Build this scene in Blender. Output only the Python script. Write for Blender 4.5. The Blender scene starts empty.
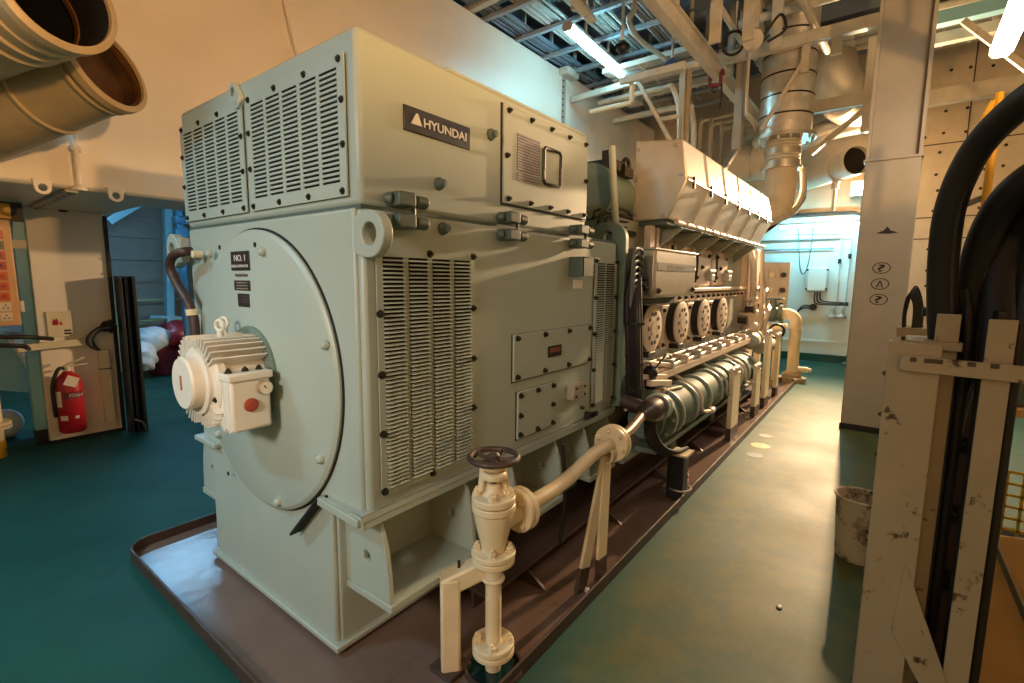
import bpy, bmesh, math, random
from mathutils import Vector, Matrix, Quaternion
V = Vector
PI = math.pi
rnd = random.Random(7)
scene = bpy.context.scene
COL = scene.collection

# ------------------------------------------------------------------ camera
YAW, PITCH, ROLL, FPX, CAMH = math.radians(37.48688), math.radians(7.24472), math.radians(0.47479), 489.058, 1.72
CF = V((math.cos(YAW) * math.cos(PITCH), math.sin(YAW) * math.cos(PITCH), -math.sin(PITCH)))
_r = CF.cross(V((0, 0, 1))).normalized(); _u = _r.cross(CF)
CR = _r * math.cos(ROLL) + _u * math.sin(ROLL)
CU = -_r * math.sin(ROLL) + _u * math.cos(ROLL)
CO = V((0, 0, CAMH))
def P(px, py, ax, val):
    """point of the surveyed plane (ax = val, metres) seen at a photo pixel: used for taking measurements"""
    d = CR * ((px - 512) / FPX) - CU * ((py - 341.5) / FPX) + CF
    i = 'xyz'.index(ax)
    return CO + d * ((val - CO[i]) / d[i])
cam = bpy.data.cameras.new('camera'); camo = bpy.data.objects.new('camera', cam); COL.objects.link(camo)
cam.sensor_width = 36; cam.lens = FPX / 1024 * 36; cam.clip_start = 0.02; cam.clip_end = 200
camo.matrix_world = Matrix(((CR.x, CU.x, -CF.x, CO.x), (CR.y, CU.y, -CF.y, CO.y), (CR.z, CU.z, -CF.z, CO.z), (0, 0, 0, 1)))
scene.camera = camo
vs = scene.view_settings
vs.view_transform = 'Standard'; vs.look = 'None'; vs.gamma = 1; vs.exposure = 0; vs.use_curve_mapping = False

# ------------------------------------------------------------------ materials
def lin(c):
    if isinstance(c, str):
        c = [int(c[i:i + 2], 16) / 255 for i in (0, 2, 4)]
    return [(x / 12.92 if x <= .04045 else ((x + .055) / 1.055) ** 2.4) for x in c] + [1]
def mat(name, col, rough=.5, metal=0, var=.12, scale=6, bump=.0, bscale=60, col2=None, dirt=None, dscale=3, dlo=.62, dhi=.75, coat=0, rvar=.0):
    m = bpy.data.materials.new(name); m.use_nodes = True
    nt = m.node_tree; N = nt.nodes; L = nt.links
    b = N['Principled BSDF']
    tc = N.new('ShaderNodeTexCoord')
    n = N.new('ShaderNodeTexNoise'); n.inputs['Scale'].default_value = scale; n.inputs['Detail'].default_value = 5
    L.new(tc.outputs['Object'], n.inputs['Vector'])
    mix = N.new('ShaderNodeMix'); mix.data_type = 'RGBA'
    c = lin(col)
    c2 = lin(col2) if col2 else [min(1, x * (1 - 2 * var)) for x in c[:3]] + [1]
    rp = N.new('ShaderNodeValToRGB'); rp.color_ramp.elements[0].position = .35; rp.color_ramp.elements[1].position = .68
    L.new(n.outputs['Fac'], rp.inputs['Fac'])
    L.new(rp.outputs['Color'], mix.inputs['Factor'])
    mix.inputs[6].default_value = c; mix.inputs[7].default_value = c2
    out = mix.outputs[2]
    if dirt:
        n2 = N.new('ShaderNodeTexNoise'); n2.inputs['Scale'].default_value = dscale; n2.inputs['Detail'].default_value = 9; n2.inputs['Roughness'].default_value = .7
        L.new(tc.outputs['Object'], n2.inputs['Vector'])
        r2 = N.new('ShaderNodeValToRGB'); r2.color_ramp.elements[0].position = dlo; r2.color_ramp.elements[1].position = dhi
        L.new(n2.outputs['Fac'], r2.inputs['Fac'])
        m2 = N.new('ShaderNodeMix'); m2.data_type = 'RGBA'
        L.new(r2.outputs['Color'], m2.inputs['Factor']); L.new(out, m2.inputs[6]); m2.inputs[7].default_value = lin(dirt)
        out = m2.outputs[2]
    L.new(out, b.inputs['Base Color'])
    b.inputs['Roughness'].default_value = rough; b.inputs['Metallic'].default_value = metal
    if coat: b.inputs['Coat Weight'].default_value = coat; b.inputs['Coat Roughness'].default_value = .15
    if rvar:
        mr = N.new('ShaderNodeMapRange'); mr.inputs['To Min'].default_value = max(0, rough - rvar); mr.inputs['To Max'].default_value = rough + rvar
        L.new(n.outputs['Fac'], mr.inputs['Value']); L.new(mr.outputs['Result'], b.inputs['Roughness'])
    if bump:
        nb = N.new('ShaderNodeTexNoise'); nb.inputs['Scale'].default_value = bscale; nb.inputs['Detail'].default_value = 3
        L.new(tc.outputs['Object'], nb.inputs['Vector'])
        bp = N.new('ShaderNodeBump'); bp.inputs['Strength'].default_value = bump; bp.inputs['Distance'].default_value = .01
        L.new(nb.outputs['Fac'], bp.inputs['Height']); L.new(bp.outputs['Normal'], b.inputs['Normal'])
    return m
def emis(name, col, s):
    m = bpy.data.materials.new(name); m.use_nodes = True
    b = m.node_tree.nodes['Principled BSDF']
    b.inputs['Base Color'].default_value = (.8, .8, .8, 1)
    b.inputs['Emission Color'].default_value = lin(col); b.inputs['Emission Strength'].default_value = s
    return m

# ------------------------------------------------------------------ mesh builder
def frame(d):
    d = V(d).normalized()
    a = V((0, 0, 1)) if abs(d.z) < .95 else V((1, 0, 0))
    u = a.cross(d).normalized(); v = d.cross(u)
    return u, v, d
def crom(pts, k=6):
    p = [V(q) for q in pts]
    if len(p) < 3: return p
    p = [p[0] * 2 - p[1]] + p + [p[-1] * 2 - p[-2]]
    out = []
    for i in range(1, len(p) - 2):
        a, b, c, d = p[i - 1:i + 3]
        for j in range(k):
            t = j / k
            out.append(.5 * ((2 * b) + (c - a) * t + (2 * a - 5 * b + 4 * c - d) * t * t + (3 * b - a - 3 * c + d) * t ** 3))
    out.append(p[-2]); return out
class B:
    def __init__(s): s.v = []; s.f = []; s.k = []; s.mi = 0
    def add(s, vs_, fs):
        o = len(s.v); s.v += [V(q) for q in vs_]
        for f in fs: s.f.append([i + o for i in f]); s.k.append(s.mi)
        return s
    def box(s, x0, x1, y0, y1, z0, z1):
        return s.obox(V(((x0 + x1) / 2, (y0 + y1) / 2, (z0 + z1) / 2)), V((1, 0, 0)), V((0, 1, 0)), V((0, 0, 1)), x1 - x0, y1 - y0, z1 - z0)
    def obox(s, c, a, b, d, la, lb, ld):
        c = V(c); a = V(a) * la / 2; b = V(b) * lb / 2; d = V(d) * ld / 2
        q = [c + a * i + b * j + d * k for i in (-1, 1) for j in (-1, 1) for k in (-1, 1)]
        return s.add(q, [(0, 1, 3, 2), (4, 6, 7, 5), (0, 4, 5, 1), (2, 3, 7, 6), (0, 2, 6, 4), (1, 5, 7, 3)])
    def bar(s, p0, p1, w, h, up=(0, 0, 1)):
        p0 = V(p0); p1 = V(p1); d = (p1 - p0); L = d.length; d.normalize()
        a = d.cross(V(up))
        if a.length < 1e-4: a = d.cross(V((1, 0, 0)))
        a.normalize(); b = a.cross(d)
        return s.obox((p0 + p1) / 2, d, a, b, L, w, h)
    def angle(s, p0, p1, w, t, up=(0, 0, 1)):          # L section
        p0 = V(p0); p1 = V(p1); d = (p1 - p0).normalized(); a = d.cross(V(up))
        if a.length < 1e-4: a = V((1, 0, 0))
        a.normalize(); b = a.cross(d)
        s.bar(p0, p1, w, t, up); s.bar(p0 + a * (w / 2 - t / 2) - b * w / 2, p1 + a * (w / 2 - t / 2) - b * w / 2, t, w, up); return s
    def ibeam(s, p0, p1, w, h, t, up=(0, 0, 1)):
        p0 = V(p0); p1 = V(p1); u = V(up)
        s.bar(p0 + u * (h / 2), p1 + u * (h / 2), w, t, up); s.bar(p0 - u * (h / 2), p1 - u * (h / 2), w, t, up); s.bar(p0, p1, t, h - t, up); return s
    def cyl(s, p0, p1, r0, r1=None, n=20, cap=True):
        r1 = r0 if r1 is None else r1
        p0 = V(p0); p1 = V(p1); u, v, d = frame(p1 - p0)
        q = []
        for p, r in ((p0, r0), (p1, r1)):
            for i in range(n):
                a = 2 * PI * i / n; q.append(p + (u * math.cos(a) + v * math.sin(a)) * r)
        fs = [(i, (i + 1) % n, n + (i + 1) % n, n + i) for i in range(n)]
        if cap: fs += [tuple(reversed(range(n))), tuple(range(n, 2 * n))]
        return s.add(q, fs)
    def lathe(s, o, ax, prof, n=24, cap0=True, cap1=True):    # prof: (radius, height) list
        o = V(o); u, v, d = frame(ax); q = []
        for r, h in prof:
            for i in range(n):
                a = 2 * PI * i / n; q.append(o + d * h + (u * math.cos(a) + v * math.sin(a)) * max(r, 1e-4))
        fs = []
        for k in range(len(prof) - 1):
            for i in range(n):
                j = (i + 1) % n; fs.append((k * n + i, k * n + j, (k + 1) * n + j, (k + 1) * n + i))
        if cap0: fs.append(tuple(reversed(range(n))))
        if cap1: fs.append(tuple(range((len(prof) - 1) * n, len(prof) * n)))
        return s.add(q, fs)
    def tube(s, pts, r, n=10, k=6, smooth=True, closed=False):
        p = crom(pts, k) if smooth else [V(q) for q in pts]
        m = len(p); rs = r if callable(r) else (lambda t: r)
        t0 = (p[1] - p[0]).normalized(); u, v, d = frame(t0); q = []
        for i in range(m):
            t = (p[min(i + 1, m - 1)] - p[max(i - 1, 0)])
            if t.length < 1e-9: t = t0
            t.normalize()
            rot = t0.rotation_difference(t); u = rot @ u; v = rot @ v; t0 = t
            rr = rs(i / (m - 1))
            for j in range(n):
                a = 2 * PI * j / n; q.append(p[i] + (u * math.cos(a) + v * math.sin(a)) * rr)
        fs = []
        for i in range(m - 1):
            for j in range(n):
                jj = (j + 1) % n; fs.append((i * n + j, i * n + jj, (i + 1) * n + jj, (i + 1) * n + j))
        if not closed: fs += [tuple(reversed(range(n))), tuple(range((m - 1) * n, m * n))]
        return s.add(q, fs)
    def ring(s, c, ax, R, r, n=32, m=8):
        c = V(c); u, v, d = frame(ax); q = []
        for i in range(n):
            a = 2 * PI * i / n; e = u * math.cos(a) + v * math.sin(a)
            for j in range(m):
                b = 2 * PI * j / m; q.append(c + e * (R + r * math.cos(b)) + d * r * math.sin(b))
        return s.add(q, [(i * m + j, ((i + 1) % n) * m + j, ((i + 1) % n) * m + (j + 1) % m, i * m + (j + 1) % m) for i in range(n) for j in range(m)])
    def prism(s, poly, ext):
        poly = [V(p) for p in poly]; e = V(ext); n = len(poly)
        return s.add(poly + [p + e for p in poly], [tuple(reversed(range(n))), tuple(range(n, 2 * n))] + [(i, (i + 1) % n, n + (i + 1) % n, n + i) for i in range(n)])
    def holed(s, outer, inner, ext):                          # plate with a hole, loops of equal length
        o = [V(p) for p in outer]; i_ = [V(p) for p in inner]; e = V(ext); n = len(o)
        q = o + i_ + [p + e for p in o] + [p + e for p in i_]; fs = []
        for k in range(n):
            j = (k + 1) % n
            fs += [(k, n + k, n + j, j), (2 * n + k, 2 * n + j, 3 * n + j, 3 * n + k), (k, j, 2 * n + j, 2 * n + k), (n + k, 3 * n + k, 3 * n + j, n + j)]
        return s.add(q, fs)
    def sphere(s, c, r, n=16, m=10, sc=(1, 1, 1)):
        c = V(c); q = []; fs = []
        for i in range(m + 1):
            t = PI * i / m
            for j in range(n):
                a = 2 * PI * j / n
                q.append(c + V((math.sin(t) * math.cos(a) * sc[0], math.sin(t) * math.sin(a) * sc[1], math.cos(t) * sc[2])) * r)
        for i in range(m):
            for j in range(n): fs.append((i * n + j, (i + 1) * n + j, (i + 1) * n + (j + 1) % n, i * n + (j + 1) % n))
        return s.add(q, fs)
    def build(s, name, mats, parent=None, bev=0, seg=2, ang=35, label=None):
        off = woff(parent)
        me = bpy.data.meshes.new(name)
        me.from_pydata([tuple(p - off) for p in s.v], [], s.f)
        mats = mats if isinstance(mats, (list, tuple)) else [mats]
        for m in mats: me.materials.append(m)
        if len(mats) > 1: me.polygons.foreach_set('material_index', s.k)
        bm = bmesh.new(); bm.from_mesh(me); bmesh.ops.remove_doubles(bm, verts=bm.verts, dist=1e-5)
        bmesh.ops.recalc_face_normals(bm, faces=bm.faces); bm.to_mesh(me); bm.free()
        me.polygons.foreach_set('use_smooth', [True] * len(me.polygons))
        me.set_sharp_from_angle(angle=math.radians(ang))
        o = bpy.data.objects.new(name, me); COL.objects.link(o)
        if parent: o.parent = parent
        if bev:
            md = o.modifiers.new('bevel', 'BEVEL'); md.width = bev; md.segments = seg; md.limit_method = 'ANGLE'; md.angle_limit = math.radians(40)
        if label: o['label'] = label
        return o
def woff(o):
    v = V((0, 0, 0))
    while o: v = v + o.location; o = o.parent
    return v
def tag(o, label, cat, group=None, kind=None):
    o['label'] = label; o['category'] = cat
    if group: o['group'] = group
    if kind: o['kind'] = kind
    return o
def thing(name, label, cat, loc, group=None):
    o = bpy.data.objects.new(name, None); o.empty_display_size = .1; COL.objects.link(o); o.location = loc
    return tag(o, label, cat, group)
def structure(o): o['kind'] = 'structure'; return o
_cache = {}
def part(key, make, mats, name, parent, p, n=(0, 0, 1), spin=0):
    """an own object for each repeat of a small part; the mesh is made once round the origin"""
    if key not in _cache:
        o = make(B()).build(name, mats); _cache[key] = o.data; bpy.data.objects.remove(o)
    o = bpy.data.objects.new(name, _cache[key]); COL.objects.link(o)
    if parent: o.parent = parent
    o.location = V(p) - woff(parent)
    o.rotation_mode = 'QUATERNION'
    o.rotation_quaternion = V((0, 0, 1)).rotation_difference(V(n).normalized()) @ Quaternion((0, 0, 1), spin)
    return o
def bolt(parent, p, n, r=.013, m=None, h=.014, name='bolt'):
    return part(('bolt', r, h, m.name), lambda b: b.cyl((0, 0, -.004), (0, 0, .004), r * 1.35, n=14).cyl((0, 0, .003), (0, 0, h), r, n=6).cyl((0, 0, h), (0, 0, h * 1.5), r * .5, n=10), m, name, parent, p, n)
def text(s, o, rt, up, w, h, m, parent, name='lettering', depth=.002, bold=0):
    cu = bpy.data.curves.new('t', 'FONT'); cu.body = s; cu.extrude = .02; cu.offset = bold
    ob = bpy.data.objects.new('t', cu); COL.objects.link(ob)
    bpy.context.view_layer.update()
    me = bpy.data.meshes.new_from_object(ob.evaluated_get(bpy.context.evaluated_depsgraph_get()))
    bpy.data.objects.remove(ob)
    xs = [v.co.x for v in me.vertices]; ys = [v.co.y for v in me.vertices]
    x0, x1, y0, y1 = min(xs), max(xs), min(ys), max(ys); rt = V(rt).normalized(); up = V(up).normalized(); nn = rt.cross(up)
    off = woff(parent)
    for v in me.vertices:
        v.co = V(o) + rt * ((v.co.x - x0) / (x1 - x0) * w) + up * ((v.co.y - y0) / (y1 - y0) * h) + nn * (depth if v.co.z > 0 else -.001) - off
    me.materials.clear(); me.materials.append(m)
    for p in me.polygons: p.material_index = 0
    t = bpy.data.objects.new(name, me); COL.objects.link(t); t.parent = parent
    return t
def arc(c, u, v, r, a0, a1, n):
    c = V(c); u = V(u); v = V(v)
    return [c + u * (r * math.cos(a0 + (a1 - a0) * i / n)) + v * (r * math.sin(a0 + (a1 - a0) * i / n)) for i in range(n + 1)]
def louvre(o, U, Vv, Nn, w, h, cols, rows, border, gap, name, mats, parent, slot=.55, tilt=.012, back=.02, plate=.006, mull=1):
    """grille: frame bars, upright mullions, slanted slats and a dark recess behind; one mesh"""
    U = V(U); Vv = V(Vv); Nn = V(Nn); o = V(o); b = B()
    def q(u0, u1, v0, v1, n0, n1): b.obox(o + U * ((u0 + u1) / 2) + Vv * ((v0 + v1) / 2) + Nn * ((n0 + n1) / 2), U, Vv, Nn, u1 - u0, v1 - v0, n1 - n0)
    q(0, border, 0, h, 0, plate); q(w - border, w, 0, h, 0, plate); q(border, w - border, 0, border, 0, plate); q(border, w - border, h - border, h, 0, plate)
    cw = (w - 2 * border - gap * (cols - 1)) / cols
    for c in range(1, cols):
        u = border + c * cw + (c - 1) * gap; q(u, u + gap, border, h - border, 0, plate * mull)
    b.mi = 1; q(border * .5, w - border * .5, border * .5, h - border * .5, -back - .004, -back); b.mi = 0
    ph = (h - 2 * border) / rows
    for c in range(cols):
        u0 = border + c * (cw + gap) - .001; u1 = u0 + cw + .002
        for r in range(rows):
            v0 = border + r * ph; v1 = v0 + ph * (1 - slot)
            a = o + U * u0 + Vv * v0; e = U * (u1 - u0); s_ = Vv * (v1 - v0)
            b.prism([a + Nn * (plate + tilt), a + s_ + Nn * plate, a + s_ - Nn * .004, a - Nn * .004], e)
    return b.build(name, mats, parent)
M = {}
M['gen'] = mat('grey_green_enamel', 'A5B0A6', .42, var=.04, scale=2, bump=.03, bscale=25, dirt='7C7A66', dscale=2.5, dlo=.7, dhi=.85)
M['gend'] = mat('dark_grey_green_enamel', '6E8176', .5, var=.08, scale=5, dirt='3E4238', dscale=5, dlo=.6, dhi=.8)
M['clamp'] = mat('blue_green_cast_metal', '526159', .5, var=.1)
M['dark'] = mat('black_recess', '15120F', .8)
M['black'] = mat('black_rubber', '211C1C', .6, var=.2, bump=.05, bscale=30)
M['blackp'] = mat('black_paint', '1C1D1E', .5, var=.2)
M['bolt'] = mat('dark_steel_bolt', '3A342B', .45, metal=.6)
M['cream'] = mat('cream_pipe_paint', 'E2D2B0', .36, var=.05, scale=8, dirt='8A6C48', dscale=5, dlo=.66, dhi=.82)
M['creamd'] = mat('cream_worn_paint', 'AC9C80', .45, var=.05, scale=6, dirt='4A3424', dscale=13, dlo=.60, dhi=.66)
M['white'] = mat('white_enamel', 'E8DCCA', .36, var=.03, scale=2, bump=.02, bscale=8, dirt='B89C74', dscale=2, dlo=.68, dhi=.9)
M['grey'] = mat('light_grey_paint', 'A39D90', .38, var=.05, scale=3, dirt='8A8374', dscale=2.2, dlo=.65, dhi=.85)
M['steel'] = mat('brushed_steel', 'C9C2B4', .33, metal=.85, var=.04, scale=5, rvar=.06)
M['sheet'] = mat('aluminium_cladding', 'DDD4C4', .42, metal=.6, var=.1, scale=3, bump=.12, bscale=9, rvar=.1)
M['foil'] = mat('crumpled_silver_foil', 'E4DED4', .38, metal=.7, var=.1, scale=9, bump=.4, bscale=12)
M['brown'] = mat('red_brown_deck_paint', '776258', .22, var=.1, scale=3, bump=.22, bscale=14, dirt='3A2A22', dscale=3, dlo=.6, dhi=.8)
M['brownd'] = mat('dark_brown_steel', '4C3B33', .42, var=.15, scale=4, dirt='1E1814', dscale=5)
M['rust'] = mat('rusty_handwheel', '5A4A44', .5, metal=.3, var=.2, scale=20, dirt='3B2A22', dscale=20)
M['red'] = mat('red_gloss_paint', 'B5222B', .3, var=.08)
M['redd'] = mat('dark_red_plastic', '7A2630', .45, var=.2, scale=14, bump=.3, bscale=20)
M['bluep'] = mat('sky_blue_steel_paint', '8CC6D8', .4, var=.05)
M['yellow'] = mat('yellow_rail_paint', 'D9A520', .4, var=.1)
M['ceil'] = mat('dark_blue_grey_deckhead', '8A8E98', .6, var=.2, scale=4, dirt='5C5E66', dscale=4)
M['ceilp'] = mat('cream_ceiling_steel', 'CFC6B4', .45, var=.08, scale=5, dirt='8A7A62', dscale=4)
M['insul'] = mat('quilted_insulation', 'D8C09A', .5, var=.08, scale=7, bump=.35, bscale=5)
M['label'] = mat('black_plate', '2B2726', .4, var=.05)
M['ink'] = mat('silver_lettering', 'D8D6D0', .35, var=.02)
M['wire'] = mat('dark_thin_wire', '3A3632', .5)
M['bucket'] = mat('dirty_white_plastic', 'CDBFA4', .45, var=.08, scale=5, dirt='54402C', dscale=7, dlo=.5, dhi=.62)
def etched():
    m = mat('etched_data_plate', '8C8478', .4); nt = m.node_tree; N = nt.nodes; L = nt.links
    tc = N.new('ShaderNodeTexCoord'); w = N.new('ShaderNodeTexWave'); w.bands_direction = 'Z'; w.inputs['Scale'].default_value = 22; w.inputs['Distortion'].default_value = 0
    n = N.new('ShaderNodeTexNoise'); n.inputs['Scale'].default_value = 90; L.new(tc.outputs['Object'], n.inputs['Vector']); L.new(tc.outputs['Object'], w.inputs['Vector'])
    a = N.new('ShaderNodeMath'); a.operation = 'MULTIPLY'; L.new(w.outputs['Fac'], a.inputs[0]); L.new(n.outputs['Fac'], a.inputs[1])
    r = N.new('ShaderNodeValToRGB'); r.color_ramp.elements[0].position = .22; r.color_ramp.elements[1].position = .40
    r.color_ramp.elements[0].color = lin('463E38'); r.color_ramp.elements[1].color = lin('94897C'); L.new(a.outputs[0], r.inputs['Fac']); L.new(r.outputs['Color'], N['Principled BSDF'].inputs['Base Color'])
    return m
M['plate'] = etched()
M['hose'] = mat('brown_ribbed_hose', '4A352E', .5, var=.2, scale=30)
M['rope'] = mat('grey_cable_sheath', '6A6A68', .5)
M['buff'] = mat('buff_switch_panel', 'D9A878', .42, var=.04)
M['board'] = mat('brown_fibreboard', 'CFA468', .55, var=.08, scale=5)
M['bagw'] = mat('white_plastic_bag', 'BFD3DE', .3, var=.12, scale=8, bump=.5, bscale=12)
M['bagr'] = mat('maroon_plastic_bag', '7E2E3A', .35, var=.15, scale=8, bump=.6, bscale=14)
def floor_mat():
    m = mat('green_deck_paint', '17504A', .58, var=.2, scale=1.4, col2='124642', bump=.08, bscale=9, dirt='12352C', dscale=1.6, dlo=.58, dhi=.8, rvar=.12)
    # olive cast of the sodium light painted into the walkway, mixed with patchy foot wear
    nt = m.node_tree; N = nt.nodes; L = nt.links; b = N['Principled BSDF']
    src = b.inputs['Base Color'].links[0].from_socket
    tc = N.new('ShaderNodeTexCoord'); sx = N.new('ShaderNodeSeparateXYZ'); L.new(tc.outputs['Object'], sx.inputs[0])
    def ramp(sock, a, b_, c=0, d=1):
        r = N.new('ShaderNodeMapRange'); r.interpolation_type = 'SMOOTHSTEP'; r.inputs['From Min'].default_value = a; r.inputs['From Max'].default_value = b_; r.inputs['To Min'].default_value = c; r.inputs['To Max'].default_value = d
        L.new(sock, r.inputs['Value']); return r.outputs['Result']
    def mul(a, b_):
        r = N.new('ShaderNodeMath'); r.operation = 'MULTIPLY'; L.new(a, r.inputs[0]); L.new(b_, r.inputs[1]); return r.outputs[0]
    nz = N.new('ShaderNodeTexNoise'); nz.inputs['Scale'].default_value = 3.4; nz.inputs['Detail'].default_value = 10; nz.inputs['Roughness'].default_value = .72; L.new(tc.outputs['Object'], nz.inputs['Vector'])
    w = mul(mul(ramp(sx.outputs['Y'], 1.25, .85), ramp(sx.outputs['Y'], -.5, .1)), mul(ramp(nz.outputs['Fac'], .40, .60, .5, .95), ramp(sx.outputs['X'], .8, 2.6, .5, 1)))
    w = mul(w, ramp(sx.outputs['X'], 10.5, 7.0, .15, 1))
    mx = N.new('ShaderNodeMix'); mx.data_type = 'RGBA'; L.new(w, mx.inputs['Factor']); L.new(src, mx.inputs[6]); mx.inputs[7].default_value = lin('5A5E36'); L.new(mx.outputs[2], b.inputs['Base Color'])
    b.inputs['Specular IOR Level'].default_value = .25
    return m
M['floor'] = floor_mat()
# ------------------------------------------------------------------ the setting
def slab(name, x0, x1, y0, y1, z0, z1, m, label=None):
    o = structure(B().box(x0, x1, y0, y1, z0, z1).build(name, m)); return o
XB, YL, YR, XF, ZC = 12.5, 11.6, -4.6, -3.4, 6.3
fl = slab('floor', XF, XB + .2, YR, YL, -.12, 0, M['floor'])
slab('ceiling', XF, XB + .2, YR, YL, ZC, ZC + .15, M['ceil'])
M['wallw'] = mat('white_bulkhead_paint', 'D2E4E4', .4, var=.03, scale=2)
def quilt_mat():
    m = mat('tan_quilted_insulation', 'CDBFA8', .5, var=.06, scale=5, bump=.5, bscale=4, dirt='94795A', dscale=3, dlo=.6, dhi=.9)
    return m
M['quilt'] = quilt_mat()
slab('wall_back', XB, XB + .2, YR, YL, 0, ZC, M['quilt'])
slab('wall_right', XF, XB, YR - .2, YR, 0, ZC, M['ceilp'])
slab('wall_front', XF - .2, XF, YR, YL, 0, ZC, M['ceilp'])
b = B(); b.box(XF, XB, YL, YL + .2, 0, ZC)
for i in range(15): b.box(XF, XB, YL - .07, YL, .35 + i * .42, .41 + i * .42)
structure(b.build('wall_left', mat('grey_corrugated_bulkhead', '9C9E96', .5, var=.06)))
# white painted lower bulkhead at the end of the aisle, with its green foot
b = B(); b.box(XB - .08, XB, .45, 4.2, .16, 3.1); structure(b.build('trim_1', M['wallw'], bev=.01))
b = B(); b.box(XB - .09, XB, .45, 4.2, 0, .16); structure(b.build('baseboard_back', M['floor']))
b = B(); b.box(XB - .1, XB - .08, .62, 1.9, .42, .45); structure(b.build('trim_2', M['wallw']))
# joints and pins of the insulation
b = B()
for y in (-.9, -2.4): b.box(XB - .012, XB, y, y + .02, .1, ZC)
for z in (2.55, 2.95, 4.3): b.box(XB - .012, XB, YR, .45, z, z + .02)
structure(b.build('trim_3', M['brownd']))
rnd.seed(2)
b = B()
for i in range(12):
    for j in range(14):
        y = -.25 - i * .3 + rnd.uniform(-.04, .04); z = .9 + j * .36 + rnd.uniform(-.04, .04)
        b.lathe((XB, y, z), (-1, 0, 0), [(.028, 0), (.028, .008), (0, .012)], n=8)
structure(b.build('trim_4', M['bolt']))
# ------------------------------------------------------------------ generator
G = thing('generator', 'large grey-green box-shaped generator with slotted grilles and a HYUNDAI plate', 'generator', (2.2, 2.42, .03))
def cy(y, z): return V((0, y, z))
YC, ZD = 2.42, 1.26
b = B()
b.box(1.15, 3.33, 1.6, 3.24, .76, 1.987)
b.build('frame', M['gen'], G, bev=.018)
# thick end bracket plate at the near end, down to the base
b = B(); b.box(1.135, 1.17, 1.63, 3.21, .75, 1.985); b.box(1.14, 1.17, 1.87, 3.13, .05, .76)
b.build('end_plate', M['gen'], G, bev=.012)
b = B()
b.box(1.165, 3.3, 1.86, 3.14, .05, .76)
b.box(1.12, 3.3, 1.835, 3.165, .035, .065)
b.build('base', M['gen'], G, bev=.008)
b = B()
b.box(1.10, 3.35, 1.585, 1.86, .745, .775); b.box(1.10, 3.35, 1.585, 1.6, .715, .775)
b.box(1.10, 3.35, 2.98, 3.255, .745, .775)
b.build('ledge', M['gen'], G, bev=.006)
# front lug strip beside the drain slot and slot plate
b = B(); b.bar((1.10, 1.89, .76), (1.10, 1.60, .745), .03, .035); b.build('lug_strip', M['gen'], G, bev=.004)
b = B(); b.bar((1.108, 2.13, .525), (1.108, 1.885, .77), .01, .055, (1, 0, 0)); b.build('drain_slot', M['dark'], G)
# big bearing cover disc
b = B(); b.lathe((1.14, YC, ZD), (-1, 0, 0), [(.683, 0), (.683, .02), (.67, .03), (.66, .034), (0, .034)], n=96, cap0=False)
disc = b.build('bearing_cover', M['gen'], G, ang=25)
b = B(); b.ring((1.134, YC, ZD), (1, 0, 0), .687, .006, n=96, m=6); b.build('shadow_gap_ring', M['dark'], disc)  # dark ring drawn in for the shadow gap round the raised cover
for y, z in ((2.851, 1.84), (2.281, 1.836), (1.873, .95), (2.266, .64), (2.9, .85), (1.80, 1.45), (3.02, 1.2)):
    part(('lug',), lambda q: q.lathe((0, 0, 0), (0, 0, 1), [(.022, 0), (.022, .008), (.017, .02), (.01, .025), (0, .025)], n=14), M['gen'], 'cover_lug', disc, (1.106, y, z), (-1, 0, 0))
for y, z in ((2.74, 1.87), (2.36, 1.87), (2.82, .64)):
    part(('hole',), lambda q: q.cyl((0, 0, 0), (0, 0, .003), .012, n=12), M['dark'], 'cover_hole', disc, (1.106, y, z), (-1, 0, 0))
# labels on the disc
def plate(y0, y1, z0, z1, m, name, x=1.106):
    return B().box(x - .004, x + .001, y0, y1, z0, z1).build(name, m, disc, bev=.002)
pl = plate(2.42, 2.615, 1.752, 1.845, M['label'], 'number_plate')
pl['label'] = 'black plate lettered NO.1'
text('NO. 1', (1.102, 2.575, 1.797), (0, -1, 0), (0, 0, 1), .115, .03, M['ink'], disc)
text('DIESEL GENERATOR', (1.102, 2.605, 1.767), (0, -1, 0), (0, 0, 1), .172, .013, M['ink'], disc)
plate(2.45, 2.58, 1.722, 1.738, M['plate'], 'data_plate'); plate(2.428, 2.595, 1.655, 1.704, M['label'], 'data_plate')
plate(2.445, 2.565, 1.575, 1.64, M['label'], 'data_plate')
for i in range(3):
    for z, w in ((1.69, .13), (1.625, .08)): B().box(1.1015, 1.103, 2.44 + .01, 2.44 + w, z - i * .014, z - i * .014 + .005).build('plate_text', M['plate'], disc)
# cable gland lug and rod at the left of the disc
b = B(); b.cyl((1.105, 2.97, 1.84), (1.06, 2.97, 1.84), .02, n=12); b.tube([(1.1, 3.16, 1.85), (1.09, 3.0, 1.85)], .006, smooth=False); b.build('gland', M['cream'], G)
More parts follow.
